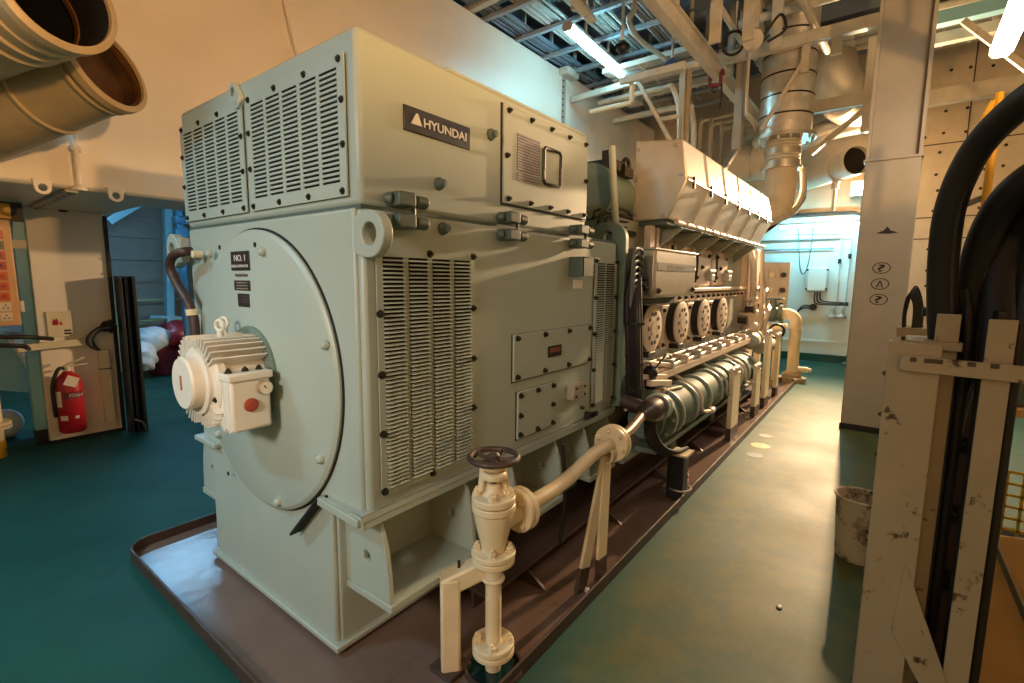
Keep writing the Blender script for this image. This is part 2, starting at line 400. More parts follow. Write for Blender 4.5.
# top box
b = B(); b.box(1.145, 2.86, 1.6, 3.24, 1.993, 2.63); tb = b.build('top_box', M['gen'], G, bev=.022)
b = B(); b.box(1.15, 3.3, 1.606, 3.23, 1.98, 1.998); b.build('seam_gasket', M['clamp'], G)
b = B(); b.box(1.62, 2.85, 1.61, 3.2, 2.62, 2.638); b.build('roof_sheet', M['gen'], tb, bev=.004)
for y0, y1, z0, z1 in ((1.66, 2.435, 2.03, 2.545), (2.475, 3.225, 2.03, 2.545)):
    g = louvre((1.138, y1, z0), (0, -1, 0), (0, 0, 1), (-1, 0, 0), y1 - y0, z1 - z0, 5, 22, .045, .022, 'vent_grille', [M['gen'], M['dark']], G, slot=.52, tilt=.0, back=.004)
    for k in range(4):
        for z in (z0 + .02, z1 - .02): bolt(g, (1.132, y0 + .03 + (y1 - y0 - .06) * k / 3, z), (-1, 0, 0), .010, M['bolt'], .008)
    for z in (z0 + .19, z0 + .35):
        for y in (y0 + .018, y1 - .018): bolt(g, (1.132, y, z), (-1, 0, 0), .010, M['bolt'], .008)
# lifting lug of the top box (tear drop)
cc = V((1.12, 2.535, 2.585)); n = 24
out = [cc + V((0, math.cos(2 * PI * i / n) * .042, math.sin(2 * PI * i / n) * .042)) for i in range(n)]
for i in range(n):
    a = 2 * PI * i / n
    if -.2 < math.sin(a + .75) * 1 and False: pass
out = []
for i in range(n):
    a = 2 * PI * i / n; d = V((0, math.cos(a), math.sin(a)))
    r = .042 + .05 * max(0, math.cos(a - (PI + .95))) ** 3
    out.append(cc + d * r)
inn = [cc + V((0, math.cos(2 * PI * i / n) * .02, math.sin(2 * PI * i / n) * .02)) for i in range(n)]
B().holed(out, inn, (.024, 0, 0)).build('lifting_lug', M['gen'], G, bev=.003)
# side access door of the top box
b = B(); b.box(1.978, 2.85, 1.5965, 1.601, 2.095, 2.588); b.build('door_shadow_strip', M['bolt'], G)  # dark sheet added as the shadow line along the door's left and bottom edges
b = B(); b.box(1.99, 2.845, 1.588, 1.602, 2.105, 2.585); door = b.build('access_door', M['gen'], G, bev=.004)
for k in range(5):
    x = 2.03 + k * .195
    for z in (2.13, 2.56): bolt(door, (x, 1.586, z), (0, -1, 0), .011, M['bolt'])
for x in (2.015, 2.82): bolt(door, (x, 1.586, 2.34), (0, -1, 0), .011, M['bolt'])
b = B(); b.box(2.1, 2.305, 1.584, 1.59, 2.285, 2.468); dp = b.build('data_plate', M['plate'], door); dp['label'] = 'printed data plate'
b = B(); b.box(2.1, 2.305, 1.584, 1.59, 2.235, 2.275); b.build('data_plate', M['plate'], door)
b = B(); b.tube([(2.335, 1.588, 2.42), (2.335, 1.545, 2.42), (2.335, 1.54, 2.40), (2.335, 1.54, 2.29), (2.335, 1.545, 2.27), (2.335, 1.588, 2.27)], .008, k=3)
b = B()
fr = [(2.33, 2.27), (2.33, 2.43), (2.345, 2.445), (2.49, 2.445), (2.505, 2.43), (2.505, 2.27), (2.49, 2.255), (2.345, 2.255), (2.33, 2.27)]
b.tube([(x, 1.575, z) for x, z in fr], .009, n=8, smooth=False)
for z in (2.255, 2.445): b.cyl((2.42, 1.59, z), (2.42, 1.57, z), .008, n=8)
b.build('door_handle', M['bolt'], door)
# HYUNDAI plate
b = B(); b.box(1.358, 1.748, 1.592, 1.602, 2.312, 2.41); hp = b.build('name_plate', M['label'], G, bev=.003)
hp['label'] = 'dark plate lettered HYUNDAI in white'
text('HYUNDAI', (1.462, 1.592, 2.343), (1, 0, 0), (0, 0, 1), .258, .036, M['ink'], hp, bold=.012)
b = B(); b.prism([(1.392, 1.5925, 2.343), (1.448, 1.5925, 2.343), (1.42, 1.5925, 2.388)], (0, -.003, 0)); b.prism([(1.43, 1.5925, 2.388), (1.42, 1.5925, 2.388), (1.448, 1.5925, 2.343), (1.452, 1.5925, 2.343)], (0, -.002, 0)); b.build('emblem', M['ink'], hp)
# side louvres of the body
g = louvre((1.2, 1.592, .825), (1, 0, 0), (0, 0, 1), (0, -1, 0), .57, 1.01, 4, 56, .03, .028, 'side_grille', [M['gen'], M['dark']], G, slot=.56, tilt=.012, back=.004, mull=.2)
for x in (1.212, 1.758):
    for k in range(5): bolt(g, (x, 1.586, .845 + k * .245), (0, -1, 0), .012, M['bolt'])
for x in (1.48,):
    for z in (.84, 1.825): bolt(g, (x, 1.586, z), (0, -1, 0), .012, M['bolt'])
g = louvre((2.985, 1.592, .83), (1, 0, 0), (0, 0, 1), (0, -1, 0), .33, 1.04, 2, 60, .035, .022, 'side_grille', [M['gen'], M['dark']], G, slot=.56, tilt=.012, back=.004, mull=.2)
for x in (2.998, 3.302):
    for k in range(5): bolt(g, (x, 1.586, .85 + k * .25), (0, -1, 0), .012, M['bolt'])
# lower covers
def cover(x0, x1, z0, z1, pts):
    B().box(x0 - .007, x1 + .002, 1.597, 1.601, z0 - .007, z1 + .002).build('cover_shadow_strip', M['bolt'], G)  # dark sheet standing in for the thin shadow line at the cover's edges
    c = B().box(x0, x1, 1.586, 1.602, z0, z1).build('side_cover', M['gen'], G, bev=.003)
    for x, z in pts: bolt(c, (x, 1.584, z), (0, -1, 0), .012, M['bolt'])
    return c
c1 = cover(2.088, 2.955, 1.162, 1.422, [(2.088 + .03 + k * .27, z) for k in range(4) for z in (1.185, 1.4)])
b = B(); b.box(2.42, 2.565, 1.58, 1.587, 1.258, 1.325); wl = b.build('warning_plate', M['bolt'], c1)
b = B(); b.box(2.435, 2.55, 1.5785, 1.5805, 1.285, 1.312); b.build('warning_strip', mat('dull_red_label', '8A4A3A', .5), c1)
c2 = cover(2.13, 2.505, .825, 1.097, [(2.15, .85), (2.15, .96), (2.15, 1.075), (2.32, .845), (2.32, 1.078), (2.485, .845), (2.485, .96), (2.485, 1.078)])
b = B(); b.box(2.66, 2.83, 1.54, 1.6, .95, 1.052); jb = b.build('terminal_box', M['grey'], G, bev=.008)
for x in (2.69, 2.80):
    for z in (.975, 1.028): bolt(jb, (x, 1.538, z), (0, -1, 0), .006, M['bolt'], .005)
b = B(); b.box(2.66, 2.80, 1.5, 1.515, 1.74, 1.86); b.box(2.66, 2.68, 1.5, 1.6, 1.74, 1.86); b.box(2.66, 2.80, 1.5, 1.6, 1.85, 1.862); b.build('conduit_bracket', M['clamp'], G, bev=.004)
b = B(); b.box(2.72, 2.83, 1.594, 1.602, 1.665, 1.72); b.build('paper_tag', M['white'], G)
b = B(); b.cyl((2.93, 1.6, .80), (2.93, 1.54, .80), .02, n=10); b.bar((2.84, 1.55, .80), (3.0, 1.55, .80), .02, .03); b.cyl((2.86, 1.6, .86), (2.86, 1.575, .86), .012, n=8); b.build('earth_terminal', M['bolt'], G)
# clamp brackets across the seam
for x0, x1 in ((1.24, 1.43), (1.93, 2.125), (2.63, 2.85)):
    for s in (1, -1):
        b = B(); z = 1.985 + s * .042
        L = x1 - x0
        b.box(x0 + L * .1, x0 + L * .55, 1.51, 1.6, z - .028, z + .028)
        b.cyl((x0 + L * .1, 1.555, z), (x0 - L * .05, 1.575, z), .027, .015, n=12)
        b.cyl((x0 + L * .55, 1.55, z), (x0 + L * .66, 1.55, z), .016, n=10)
        b.cyl((x0 + L * .66, 1.55, z), (x1, 1.55, z), .026, n=14)
        cb = b.build('clamp_bracket', M['clamp'], G, bev=.008)
    b = B(); b.cyl((x0 + L * .62, 1.545, 1.955), (x0 + L * .62, 1.545, 2.02), .009, n=8); b.build('clamp_bolt', M['clamp'], G)
for x, z in ((1.55, 2.13), (1.57, 1.94), (1.90, 2.415)):
    part(('plug',), lambda q: q.lathe((0, 0, 0), (0, 0, 1), [(.03, 0), (.028, .012), (.018, .02), (.018, .038), (0, .04)], n=8), M['clamp'], 'pipe_plug', G, (x, 1.6, z), (0, -1, 0))
# lifting eye at near right corner
n = 32
def eye(x, y, z, R, r, t, name, tail):
    out, inn = [], []
    for i in range(n):
        a = 2 * PI * i / n; d = V((0, math.cos(a), math.sin(a)))
        p = V((x, y, z)) + d * R
        if d.y > 0: p.y = y + d.y * R + d.y * tail
        out.append(p); inn.append(V((x, y, z)) + d * r)
    return B().holed(out, inn, (t, 0, 0)).build(name, M['gen'], G, bev=.005)
eye(1.137, 1.545, 1.883, .088, .043, .045, 'lifting_eye', .05)
eye(1.085, 3.34, 1.868, .098, .046, .05, 'lifting_eye', -.02)
b = B(); b.box(1.09, 1.13, 3.2, 3.30, 1.8, 1.94); b.build('lifting_eye_web', M['gen'], G)
# rear plate with a hole
out = []; inn = []
cyy, czz = 1.695, 2.02
for i in range(n):
    a = 2 * PI * i / n
    d = V((0, math.cos(a), math.sin(a)))
    if d.z >= -1e-6: out.append(V((3.37, cyy + d.y * .145, czz + d.z * .13)))
    else:
        k = max(abs(d.y), abs(d.z)); out.append(V((3.37, cyy + max(-1, min(1, d.y / k)) * .145, czz + (d.z / k) * 1.25 if abs(d.z) >= abs(d.y) else czz + d.z / k * 1.25)))
    inn.append(V((3.37, cyy + d.y * .042, czz + .02 + d.z * .042)))
B().holed(out, inn, (.05, 0, 0)).build('rear_lifting_plate', M['gend'], G, bev=.004)
b = B(); b.box(3.34, 3.45, 1.85, 3.2, .7, 2.05); b.build('rear_end_plate', M['gend'], G, bev=.01)
# bracket feet at both sides: shelf and quarter round gussets with a hole
def gusset(x, side, par):
    y0 = 1.86 if side < 0 else 3.14; s = side
    out = [V((x, y0, .355)), V((x, y0 + s * .305, .355))]
    for i in range(1, 11):
        a = i / 10 * PI / 2
        out.append(V((x, y0 + s * (.17 + .135 * math.cos(a) ** .8 + .0), .355 + .39 * math.sin(a))))
    out.append(V((x, y0, .745)))
    hc = V((x, y0 + s * .15, .52)); hl = 13
    inn = []
    for p in out: inn.append(hc + (p - hc).normalized() * .028)
    return B().holed(out, inn, (.022, 0, 0)).build('gusset', M['gen'], par, bev=.003)
for side in (-1, 1):
    for x0, x1 in ((1.2, 1.72), (2.08, 2.55), (2.92, 3.28)):
        y0 = 1.86 if side < 0 else 3.14; y1 = y0 + side * .32
        b = B(); b.box(x0 - .005, x1 + .03, min(y0, y1), max(y0, y1), .32, .355)
        f = b.build('foot', M['gen'], G, bev=.004)
        gusset(x0, side, f); gusset(x1, side, f)
# ------------------------------------------------ finned motor on the disc
my, mz = 2.45, 1.25
mo = B(); mo.lathe((1.106, my, mz), (-1, 0, 0), [(.235, 0), (.235, .012), (.19, .02)], n=48)
mt = mo.build('motor_flange', M['gend'], G, ang=25)
b = B()
b.cyl((1.1, my, mz), (.88, my, mz), .165, n=40)
for i in range(44):
    a = 2 * PI * i / 44
    d = V((0, math.cos(a), math.sin(a)))
    if abs(math.sin(a)) < .42 and math.cos(a) < 0: continue          # room for the terminal box
    R = .185 + .045 * (abs(math.sin(2 * a))) ** 1.0
    b.obox(V((.97, my, mz)) + d * ((.16 + R) / 2), V((1, 0, 0)), d, V((1, 0, 0)).cross(d), .235, R - .16, .007)
MC = mat('pale_motor_paint', 'DAD4C6', .38, var=.04, dirt='8A7A60', dscale=6, dlo=.66, dhi=.82)
mh = b.build('motor_housing', MC, G)
mh['label'] = 'cream finned motor housing'
b = B(); b.lathe((.88, my, mz), (-1, 0, 0), [(.19, -.03), (.19, 0), (.175, .012), (.15, .014), (.15, .03), (.118, .032), (.118, .075), (.112, .085), (0, .087)], n=48); ec = b.build('end_shield', MC, mh, ang=30)
for k in range(6): bolt(mh, (.87, my + .165 * math.cos(k * PI / 3 + .4), mz + .165 * math.sin(k * PI / 3 + .4)), (-1, 0, 0), .010, M['bolt'], .008)
b = B(); b.box(.792, .794, my - .008, my + .012, mz - .03, mz + .035); b.build('stencil_mark', mat('orange_stencil', 'A8602E', .6), mh)
b = B(); b.box(.885, 1.055, my - .27, my - .12, mz - .2, mz + .03); tbx = b.build('terminal_box', MC, mh, bev=.012)
b = B(); b.box(.875, 1.065, my - .28, my - .12, mz + .025, mz + .058); b.build('terminal_box_lid', MC, mh, bev=.006)
for x in (.90, .97, 1.03):
    bolt(mh, (x, my - .22, mz + .058), (0, 0, 1), .012, M['bolt'])
b = B(); b.box(.883, .892, my - .2, my - .17, mz - .2, mz + .03); b.box(.883, .892, my - .25, my - .23, mz - .2, mz + .03); b.build('box_rib', MC, mh)
# gauge and red button on the box's near end
gy = my - .271
b = B(); b.lathe((1.02, gy, mz - .015), (0, -1, 0), [(.032, 0), (.032, .028), (.027, .03), (0, .03)], n=24); b.build('gauge', M['steel'], mh)
b = B(); b.cyl((1.02, gy - .0305, mz - .015), (1.02, gy - .032, mz - .015), .026, n=24); b.build('gauge_dial', M['white'], mh)
b = B(); b.bar((1.02, gy - .033, mz - .015), (1.01, gy - .033, mz - .002), .004, .002, (0, 1, 0)); b.build('gauge_needle', M['blackp'], mh)
b = B(); b.lathe((.965, gy, mz - .085), (0, -1, 0), [(.03, 0), (.03, .008), (.022, .01), (.02, .016), (0, .017)], n=24); rb = b.build('button', mat('brick_red_plastic', 'A04530', .4), mh); rb['label'] = 'red round button'
for x, y in ((1.03, my + .11), (.95, my - .04)):
    b = B(); b.ring((x, y, mz + .25), V((1, .3, 0)), .024, .008, 24, 8); b.cyl((x, y, mz + .18), (x, y, mz + .226), .014, n=12); b.build('eyebolt', MC, mh)
# brown hose from the gland down behind the motor
b = B(); b.tube([P(191, 251, 'x', 1.08), P(183, 252, 'x', 1.04), P(173, 256, 'x', 1.03), P(170, 268, 'x', 1.03), P(178, 285, 'x', 1.05), P(188, 302, 'x', 1.06), P(194, 320, 'x', 1.07), P(196, 345, 'x', 1.07)], .024, n=12); hz = b.build('cable_hose', M['hose'], G)
hz['label'] = 'brown ribbed cable hose'
b = B(); b.cyl(P(192, 309, 'x', 1.065), P(193, 315, 'x', 1.067), .032, n=14); b.build('hose_clip', M['cream'], hz)
b = B(); b.cyl((1.09, 3.18, 1.857), (1.085, 3.225, 1.857), .024, n=12); b.build('hose_gland', M['hose'], hz)
# ------------------------------------------------------------------ diesel engine
EN = thing('diesel_engine', 'long diesel engine behind the generator with round crankcase covers and a silver top casing', 'engine', (6.1, 2.42, .1))
M['engp'] = mat('pinkish_grey_engine_paint', 'D6C4B2', .42, var=.06, scale=5, dirt='6A5A4C', dscale=6, dlo=.64, dhi=.8)
M['eng'] = mat('grey_engine_enamel', 'A5A89C', .42, var=.08, scale=4, dirt='4A463C', dscale=6, dlo=.62, dhi=.8)
b = B(); b.box(3.62, 8.5, 1.78, 3.1, .45, 1.52); b.box(3.7, 8.3, 1.74, 1.8, .9, 1.06)
b.build('crankcase', M['eng'], EN, bev=.015)
b = B(); b.box(3.75, 8.2, 1.84, 3.0, 1.5, 2.24); b.build('cylinder_block', M['eng'], EN, bev=.01)
b = B(); b.box(3.5, 8.4, 1.56, 3.2, .27, .31); b.box(3.5, 8.4, 1.6, 1.64, .31, .5); b.box(3.5, 8.4, 1.78, 3.1, .31, .5)
b.build('bed_flange', M['eng'], EN, bev=.004)
# silver exhaust casing: bent cross-section, seams and fasteners
x0, x1 = 4.2, 7.85
sec = [(1.88, 2.24), (1.87, 2.93), (1.46, 2.885), (1.405, 2.55), (1.55, 2.25)]
b = B(); b.prism([(x0, y, z) for y, z in sec], (x1 - x0, 0, 0))
b.box(x0 + .3, x1 - .04, 1.86, 2.4, 2.3, 2.6)
ec2 = b.build('exhaust_casing', M['sheet'], EN, bev=.012)
ec2['label'] = 'silver sheet metal exhaust casing'
for k in range(1, 6):
    x = x0 + (x1 - x0) * k / 6
    b = B(); b.bar((x, 1.458, 2.887), (x, 1.403, 2.55), .012, .006, (1, 0, 0)); b.bar((x, 1.403, 2.55), (x, 1.548, 2.25), .012, .006, (1, 0, 0)); b.build('casing_seam', M['steel'], ec2)
b = B(); b.bar((x0, 1.402, 2.555), (x1, 1.402, 2.555), .016, .012); b.build('casing_hinge', M['steel'], ec2)
for k in range(7):
    x = x0 + .15 + k * .52
    b = B(); b.box(x, x + .025, 1.39, 1.41, 2.5, 2.6); b.build('casing_latch', M['bolt'], ec2)
for y, z in ((1.84, 2.3), (1.6, 2.28), (1.84, 2.85), (1.5, 2.84), (1.45, 2.6), (1.84, 2.6)): bolt(ec2, (x0 - .006, y, z), (-1, 0, 0), .012, M['steel'])
b = B(); b.box(x0 + .05, x1 - .05, 1.58, 1.9, 2.21, 2.24)
b.build('casing_shelf', M['clamp'], EN)
for k in range(14):
    x = x0 + .12 + k * .27
    b = B(); b.cyl((x, 1.52, 2.225), (x + .17, 1.52, 2.225), .022, n=10); b.cyl((x + .17, 1.52, 2.225), (x + .25, 1.52, 2.225), .013, n=8); b.build('clamp_roller', M['engp'], EN)
for k in range(6):
    x = x0 + .35 + k * .62
    b = B(); b.prism([(x, 1.54, 2.2), (x, 1.84, 2.2), (x, 1.84, 1.98)], (.05, 0, 0)); b.build('shelf_rib', M['eng'], EN)
# upper wall panels, rail with studs
for k, xa in enumerate((4.95, 5.75, 6.55)):
    b = B(); b.box(xa, xa + .68, 1.8, 1.85, 1.66, 2.1)
    pn = b.build('pump_panel', M['engp'], EN, bev=.02)
    b = B(); b.tube([(xa + .04, 1.79, 1.7), (xa + .03, 1.77, 1.9), (xa + .06, 1.79, 2.08)], .014, n=8); b.build('gasket_pipe', M['bolt'], pn)
    for u, w in ((.12, .1), (.12, .36), (.56, .1), (.56, .36), (.3, .22)): bolt(pn, (xa + u, 1.8, 1.66 + w), (0, -1, 0), .022, M['bolt'], .02)
    b = B(); b.box(xa + .45, xa + .6, 1.72, 1.8, 1.72, 1.8); b.cyl((xa + .4, 1.75, 1.84), (xa + .64, 1.75, 1.84), .03, n=10); b.build('fuel_pump', M['eng'], pn, bev=.01)
b = B(); b.box(4.6, 8.1, 1.72, 1.86, 1.6, 1.64); b.box(4.6, 8.1, 1.76, 1.86, 1.5, 1.58); b.build('pump_rail', M['engp'], EN, bev=.006)
for k in range(16): bolt(EN, (4.75 + k * .21, 1.755, 1.54), (0, -1, 0), .016, M['bolt'], .02)
# crankcase doors
for k in range(4):
    xc = 4.215 + k * .765
    b = B(); b.box(xc - .32, xc + .34, 1.735, 1.785, 1.03, 1.48); dr = b.build('crankcase_door', M['engp'], EN, bev=.012)
    b = B(); b.lathe((xc - .02, 1.74, 1.3), (0, -1, 0), [(.2, 0), (.2, .075), (.19, .08), (.0, .08)], n=40); b.build('relief_valve_drum', M['blackp'], dr)
    b = B(); b.lathe((xc - .02, 1.655, 1.3), (0, -1, 0), [(.212, 0), (.212, .014), (.2, .02), (.06, .024), (.06, .03), (0, .03)], n=40); cp = b.build('relief_valve_cap', M['engp'], dr, ang=25)
    for j in range(10):
        a = 2 * PI * j / 10
        part(('vhole',), lambda q: q.cyl((0, 0, -.001), (0, 0, .004), .019, n=10), M['dark'], 'vent_hole', cp if False else dr, (xc - .02 + .115 * math.cos(a), 1.6315, 1.3 + .135 * math.sin(a)), (0, -1, 0))
    for u, w in ((-.28, .40), (.3, .40), (-.1, .42), (.12, .42), (-.28, .06), (.3, .06)): bolt(dr, (xc + u, 1.735, 1.03 + w), (0, -1, 0), .017, M['bolt'], .018)
    b = B(); b.box(xc - .1, xc + .06, 1.64, 1.735, 1.04, 1.085); b.build('door_dog', M['blackp'], dr, bev=.006)
# control box
b = B(); b.box(3.68, 4.68, 1.45, 1.72, 1.585, 1.965); cb = b.build('control_box', M['steel'], EN, bev=.012)
cb['label'] = 'brushed steel control box'
b = B(); b.box(3.66, 4.70, 1.435, 1.75, 1.955, 1.972); b.build('box_lid_edge', M['steel'], cb, bev=.004)
b = B(); b.box(3.70, 4.66, 1.442, 1.452, 1.6, 1.95); b.build('box_door', M['steel'], cb, bev=.005)
b = B(); b.box(3.72, 4.64, 1.438, 1.444, 1.80, 1.86); b.build('box_nameplate', mat('grey_name_strip', '8B857B', .35, metal=.5), cb)
text('ENGINE CONTROL', (3.95, 1.438, 1.815), (1, 0, 0), (0, 0, 1), .42, .03, M['ink'], cb)
for x in (3.76, 4.6): bolt(cb, (x, 1.44, 1.64), (0, -1, 0), .018, M['bolt'], .016, 'box_lock')
for k in range(5): 
    b = B(); b.cyl((3.68, 1.5 + k * .045, 1.66 + .03 * (k % 2)), (3.62, 1.5 + k * .045, 1.66 + .03 * (k % 2)), .016, n=10); b.build('cable_gland', M['bolt'], cb)
b = B(); b.box(3.85, 4.6, 1.6, 1.8, 1.52, 1.585); b.build('box_bracket', M['blackp'], EN)
# rails and racks under the doors
for y, z, r in ((1.66, .985, .018), (1.60, .965, .014), (1.54, .945, .02)):
    b = B(); b.cyl((3.75, y, z), (8.2, y, z), r, n=10); b.build('control_rod', M['engp'], EN)
b = B(); b.box(3.8, 8.2, 1.5, 1.76, .9, .925); b.box(3.8, 8.2, 1.5, 1.52, .86, .925); b.build('rod_shelf', M['engp'], EN, bev=.004)
for k in range(11):
    x = 3.95 + k * .4
    b = B(); b.box(x, x + .05, 1.5, 1.72, .925, 1.005); b.cyl((x + .1, 1.60, .96), (x + .17, 1.60, .96), .028, n=10); b.build('rod_bearing', M['eng'] if k % 2 else M['engp'], EN, bev=.006)
# lubricating oil cooler: long green drum with hoops
b = B(); b.lathe((3.95, 1.47, .60), (1, 0, 0), [(.1, -.1), (.17, -.08), (.185, 0), (.185, 2.95), (.16, 3.05), (.08, 3.1)], n=36); M['cooler'] = mat('matt_dark_green', '55685C', .62, var=.06); oc = b.build('oil_cooler', M['cooler'], EN, ang=30)
oc['label'] = 'long dark green oil cooler drum with pale hoops'
for k in range(8):
    x = 4.02 + k * .4
    b = B(); b.lathe((x, 1.47, .60), (1, 0, 0), [(.185, 0), (.207, 0), (.207, .02), (.185, .02)], n=40, cap0=False, cap1=False); b.build('cooler_hoop', M['gen'], oc)
b = B(); b.box(3.7, 7.2, 1.38, 1.56, .33, .37); b.box(3.9, 4.1, 1.42, 1.52, .35, .45); b.box(6.6, 6.8, 1.42, 1.52, .35, .45); b.build('cooler_bracket', M['gend'], EN, bev=.004)
for k in range(3):
    x = 4.5 + k * .85
    b = B(); b.tube([(x, 1.60, .88), (x, 1.3, .72), (x + .02, 1.27, .55), (x + .3, 1.27, .48)], .016, n=8); b.cyl((x + .3, 1.27, .48), (x + .38, 1.27, .48), .03, n=10); b.build('drain_pipe', M['eng'] if k % 2 else M['engp'], EN)
# pump group at the near end of the drum
b = B(); b.lathe((3.86, 1.47, .60), (-1, 0, 0), [(.2, -.03), (.2, .02), (.12, .03), (.12, .14), (.15, .15), (.15, .18), (0, .18)], n=28); b.cyl((3.72, 1.47, .7), (3.72, 1.47, .86), .06, n=14); b.build('pump_head', M['gend'], EN, ang=30)
for a in range(8): bolt(EN, (3.84, 1.47 + .175 * math.cos(a * PI / 4), .60 + .175 * math.sin(a * PI / 4)), (-1, 0, 0), .014, M['gen'], .02)
b = B(); b.bar((3.55, 1.5, .98), (4.1, 1.5, .90), .1, .04); b.bar((3.6, 1.42, .93), (4.05, 1.42, .86), .05, .05); b.bar((3.8, 1.55, 1.05), (4.35, 1.55, .96), .08, .04); b.build('lever_guard', M['engp'], EN, bev=.006)
b = B(); b.sphere((3.72, 1.46, .99), .06); b.cyl((3.72, 1.46, .95), (3.75, 1.46, .7), .04, n=12); b.tube([(3.72, 1.42, 1.03), (3.9, 1.4, 1.12), (4.15, 1.44, 1.06)], .008, n=6); b.tube([(3.5, 1.46, 1.1), (3.65, 1.44, 1.08), (3.8, 1.44, .9)], .008, n=6); b.build('sensor_fitting', M['blackp'], EN)
for k in range(6):
    b = B(); x = 3.5 + .07 * k; b.cyl((x, 1.56 - .02 * k, .72 + .04 * (k % 3)), (x + .45, 1.5 - .02 * k, .70 + .04 * (k % 3)), .016, n=8); b.cyl((x + .1, 1.55 - .02 * k, .715 + .04 * (k % 3)), (x + .17, 1.545 - .02 * k, .715 + .04 * (k % 3)), .028, n=8); b.build('oil_pipe', M['steel'] if k % 2 else M['engp'], EN)
# dark coupling with the pale flange ring
b = B(); b.lathe((3.12, 1.28, .80), (1, 0, 0), [(.035, 0), (.045, .05), (.07, .1), (.085, .16), (.085, .3), (.0, .3)], n=24); b.cyl((3.3, 1.28, .8), (3.3, 1.5, .84), .05, n=14); cpl = b.build('coupling', M['brownd'], EN, bev=.004)
for dx in (.30, .335):
    b = B(); b.lathe((3.12 + dx, 1.28, .80), (1, 0, 0), [(.0, 0), (.1, 0), (.1, .018), (0, .018)], n=28); b.build('coupling_flange', M['gen'], cpl)
b = B(); b.tube([(3.46, 1.28, .8), (3.6, 1.3, .79), (3.7, 1.4, .70), (3.75, 1.47, .62)], .07, n=12); b.build('suction_pipe', M['gend'], EN)
# turbocharger and blower end above the rear plate
b = B(); b.box(3.72, 4.15, 1.9, 2.5, 2.0, 2.35); b.cyl((3.75, 2.05, 2.45), (4.2, 2.05, 2.45), .2, n=24); b.cyl((3.7, 2.05, 2.45), (3.76, 2.05, 2.45), .23, n=24); b.cyl((3.7, 2.5, 2.3), (4.2, 2.5, 2.3), .34, n=28)
tc = b.build('turbocharger', M['gend'], EN, bev=.01)
b = B(); b.box(3.74, 3.9, 1.86, 2.1, 2.62, 2.7); b.box(3.78, 3.84, 1.9, 1.98, 2.7, 2.78); b.box(3.98, 4.15, 1.86, 2.0, 2.6, 2.68); b.ring((4.08, 1.9, 2.7), (0, 1, 0), .06, .018, 18, 6); b.ring((3.98, 1.9, 2.66), (0, 1, .3), .05, .015, 18, 6); b.build('valve_cluster', M['bolt'], tc, bev=.004)
b = B()
for k in range(4): b.tube([(3.6, 1.8 + .05 * k, 2.1 + .04 * k), (3.68, 1.8 + .05 * k, 2.2 + .03 * k), (3.9, 1.84, 2.16 + .05 * k), (4.15, 1.86, 2.2 + .03 * k)], .012, n=7)
b.cyl((3.7, 1.84, 2.12), (4.15, 1.84, 2.12), .03, n=10)
b.build('air_pipe', M['bolt'], tc)
b = B(); b.tube([(3.6, 1.8, 2.75), (3.62, 1.78, 2.4), (3.66, 1.76, 2.1), (3.72, 1.7, 1.9)], .028, n=10); b.build('breather_pipe', M['gen'], EN)
b = B(); b.box(4.2, 4.3, 1.7, 1.76, 1.98, 2.2); b.box(4.4, 4.46, 1.72, 1.76, 1.98, 2.2)
b.build('casing_strut', M['engp'], EN, bev=.004)
# far end: gear case, pipes, valves
b = B(); b.box(8.2, 8.7, 1.7, 3.0, .5, 2.2); b.box(8.15, 8.45, 1.62, 1.75, .9, 2.2); b.build('gear_case', M['engp'], EN, bev=.03)
b = B(); b.tube([(7.95, 1.72, .95), (7.9, 1.6, 1.3), (7.95, 1.62, 1.9), (8.05, 1.7, 2.2)], .045, n=10); b.tube([(8.1, 1.55, .9), (8.05, 1.5, 1.4), (8.1, 1.55, 2.2)], .03, n=8); b.build('riser_pipe', M['engp'], EN)
b = B(); b.tube([(8.55, 1.6, 1.0), (8.6, 1.56, 1.5), (8.5, 1.62, 1.9)], .03, n=8); b.tube([(8.2, 1.5, .9), (8.3, 1.45, 1.25), (8.7, 1.5, 1.3)], .035, n=8); b.build('riser_pipe', M['steel'], EN)
b = B(); b.lathe((7.5, 1.5, .86), (1, .1, .05), [(.06, 0), (.11, .05), (.11, .3), (.08, .4), (.12, .42), (.12, .5), (0, .5)], n=20); b.cyl((7.9, 1.46, .75), (8.4, 1.4, .75), .1, n=16); b.build('thermostat_housing', M['eng'], EN, ang=30)
b = B(); b.ring((8.25, 1.3, .98), (1, .4, 0), .1, .02, 24, 8); b.build('hose_loop', M['blackp'], EN)
rnd.seed(3)
for k in range(16):
    x = 7.4 + rnd.random() * 1.2; z = .62 + rnd.random() * .85; y = 1.45 + rnd.random() * .2
    b = B()
    if k % 3 == 0: b.cyl((x, y, z), (x + .12, y, z), .05, n=12); b.cyl((x + .05, y, z), (x + .05, y, z + .14), .018, n=8); b.ring((x + .05, y, z + .15), (0, 0, 1), .05, .01, 16, 6)
    elif k % 3 == 1: b.tube([(x, y + .1, z), (x + .05, y, z), (x + .1, y - .02, z + .15), (x + .3, y, z + .2)], .02, n=7)
    else: b.cyl((x, y + .08, z), (x, y - .03, z), .045, n=12); b.cyl((x, y - .03, z), (x, y - .04, z), .06, n=12)
    b.build(('stop_valve', 'small_pipe', 'pressure_gauge')[k % 3], (M['engp'], M['steel'], M['bolt'])[k % 3], EN)
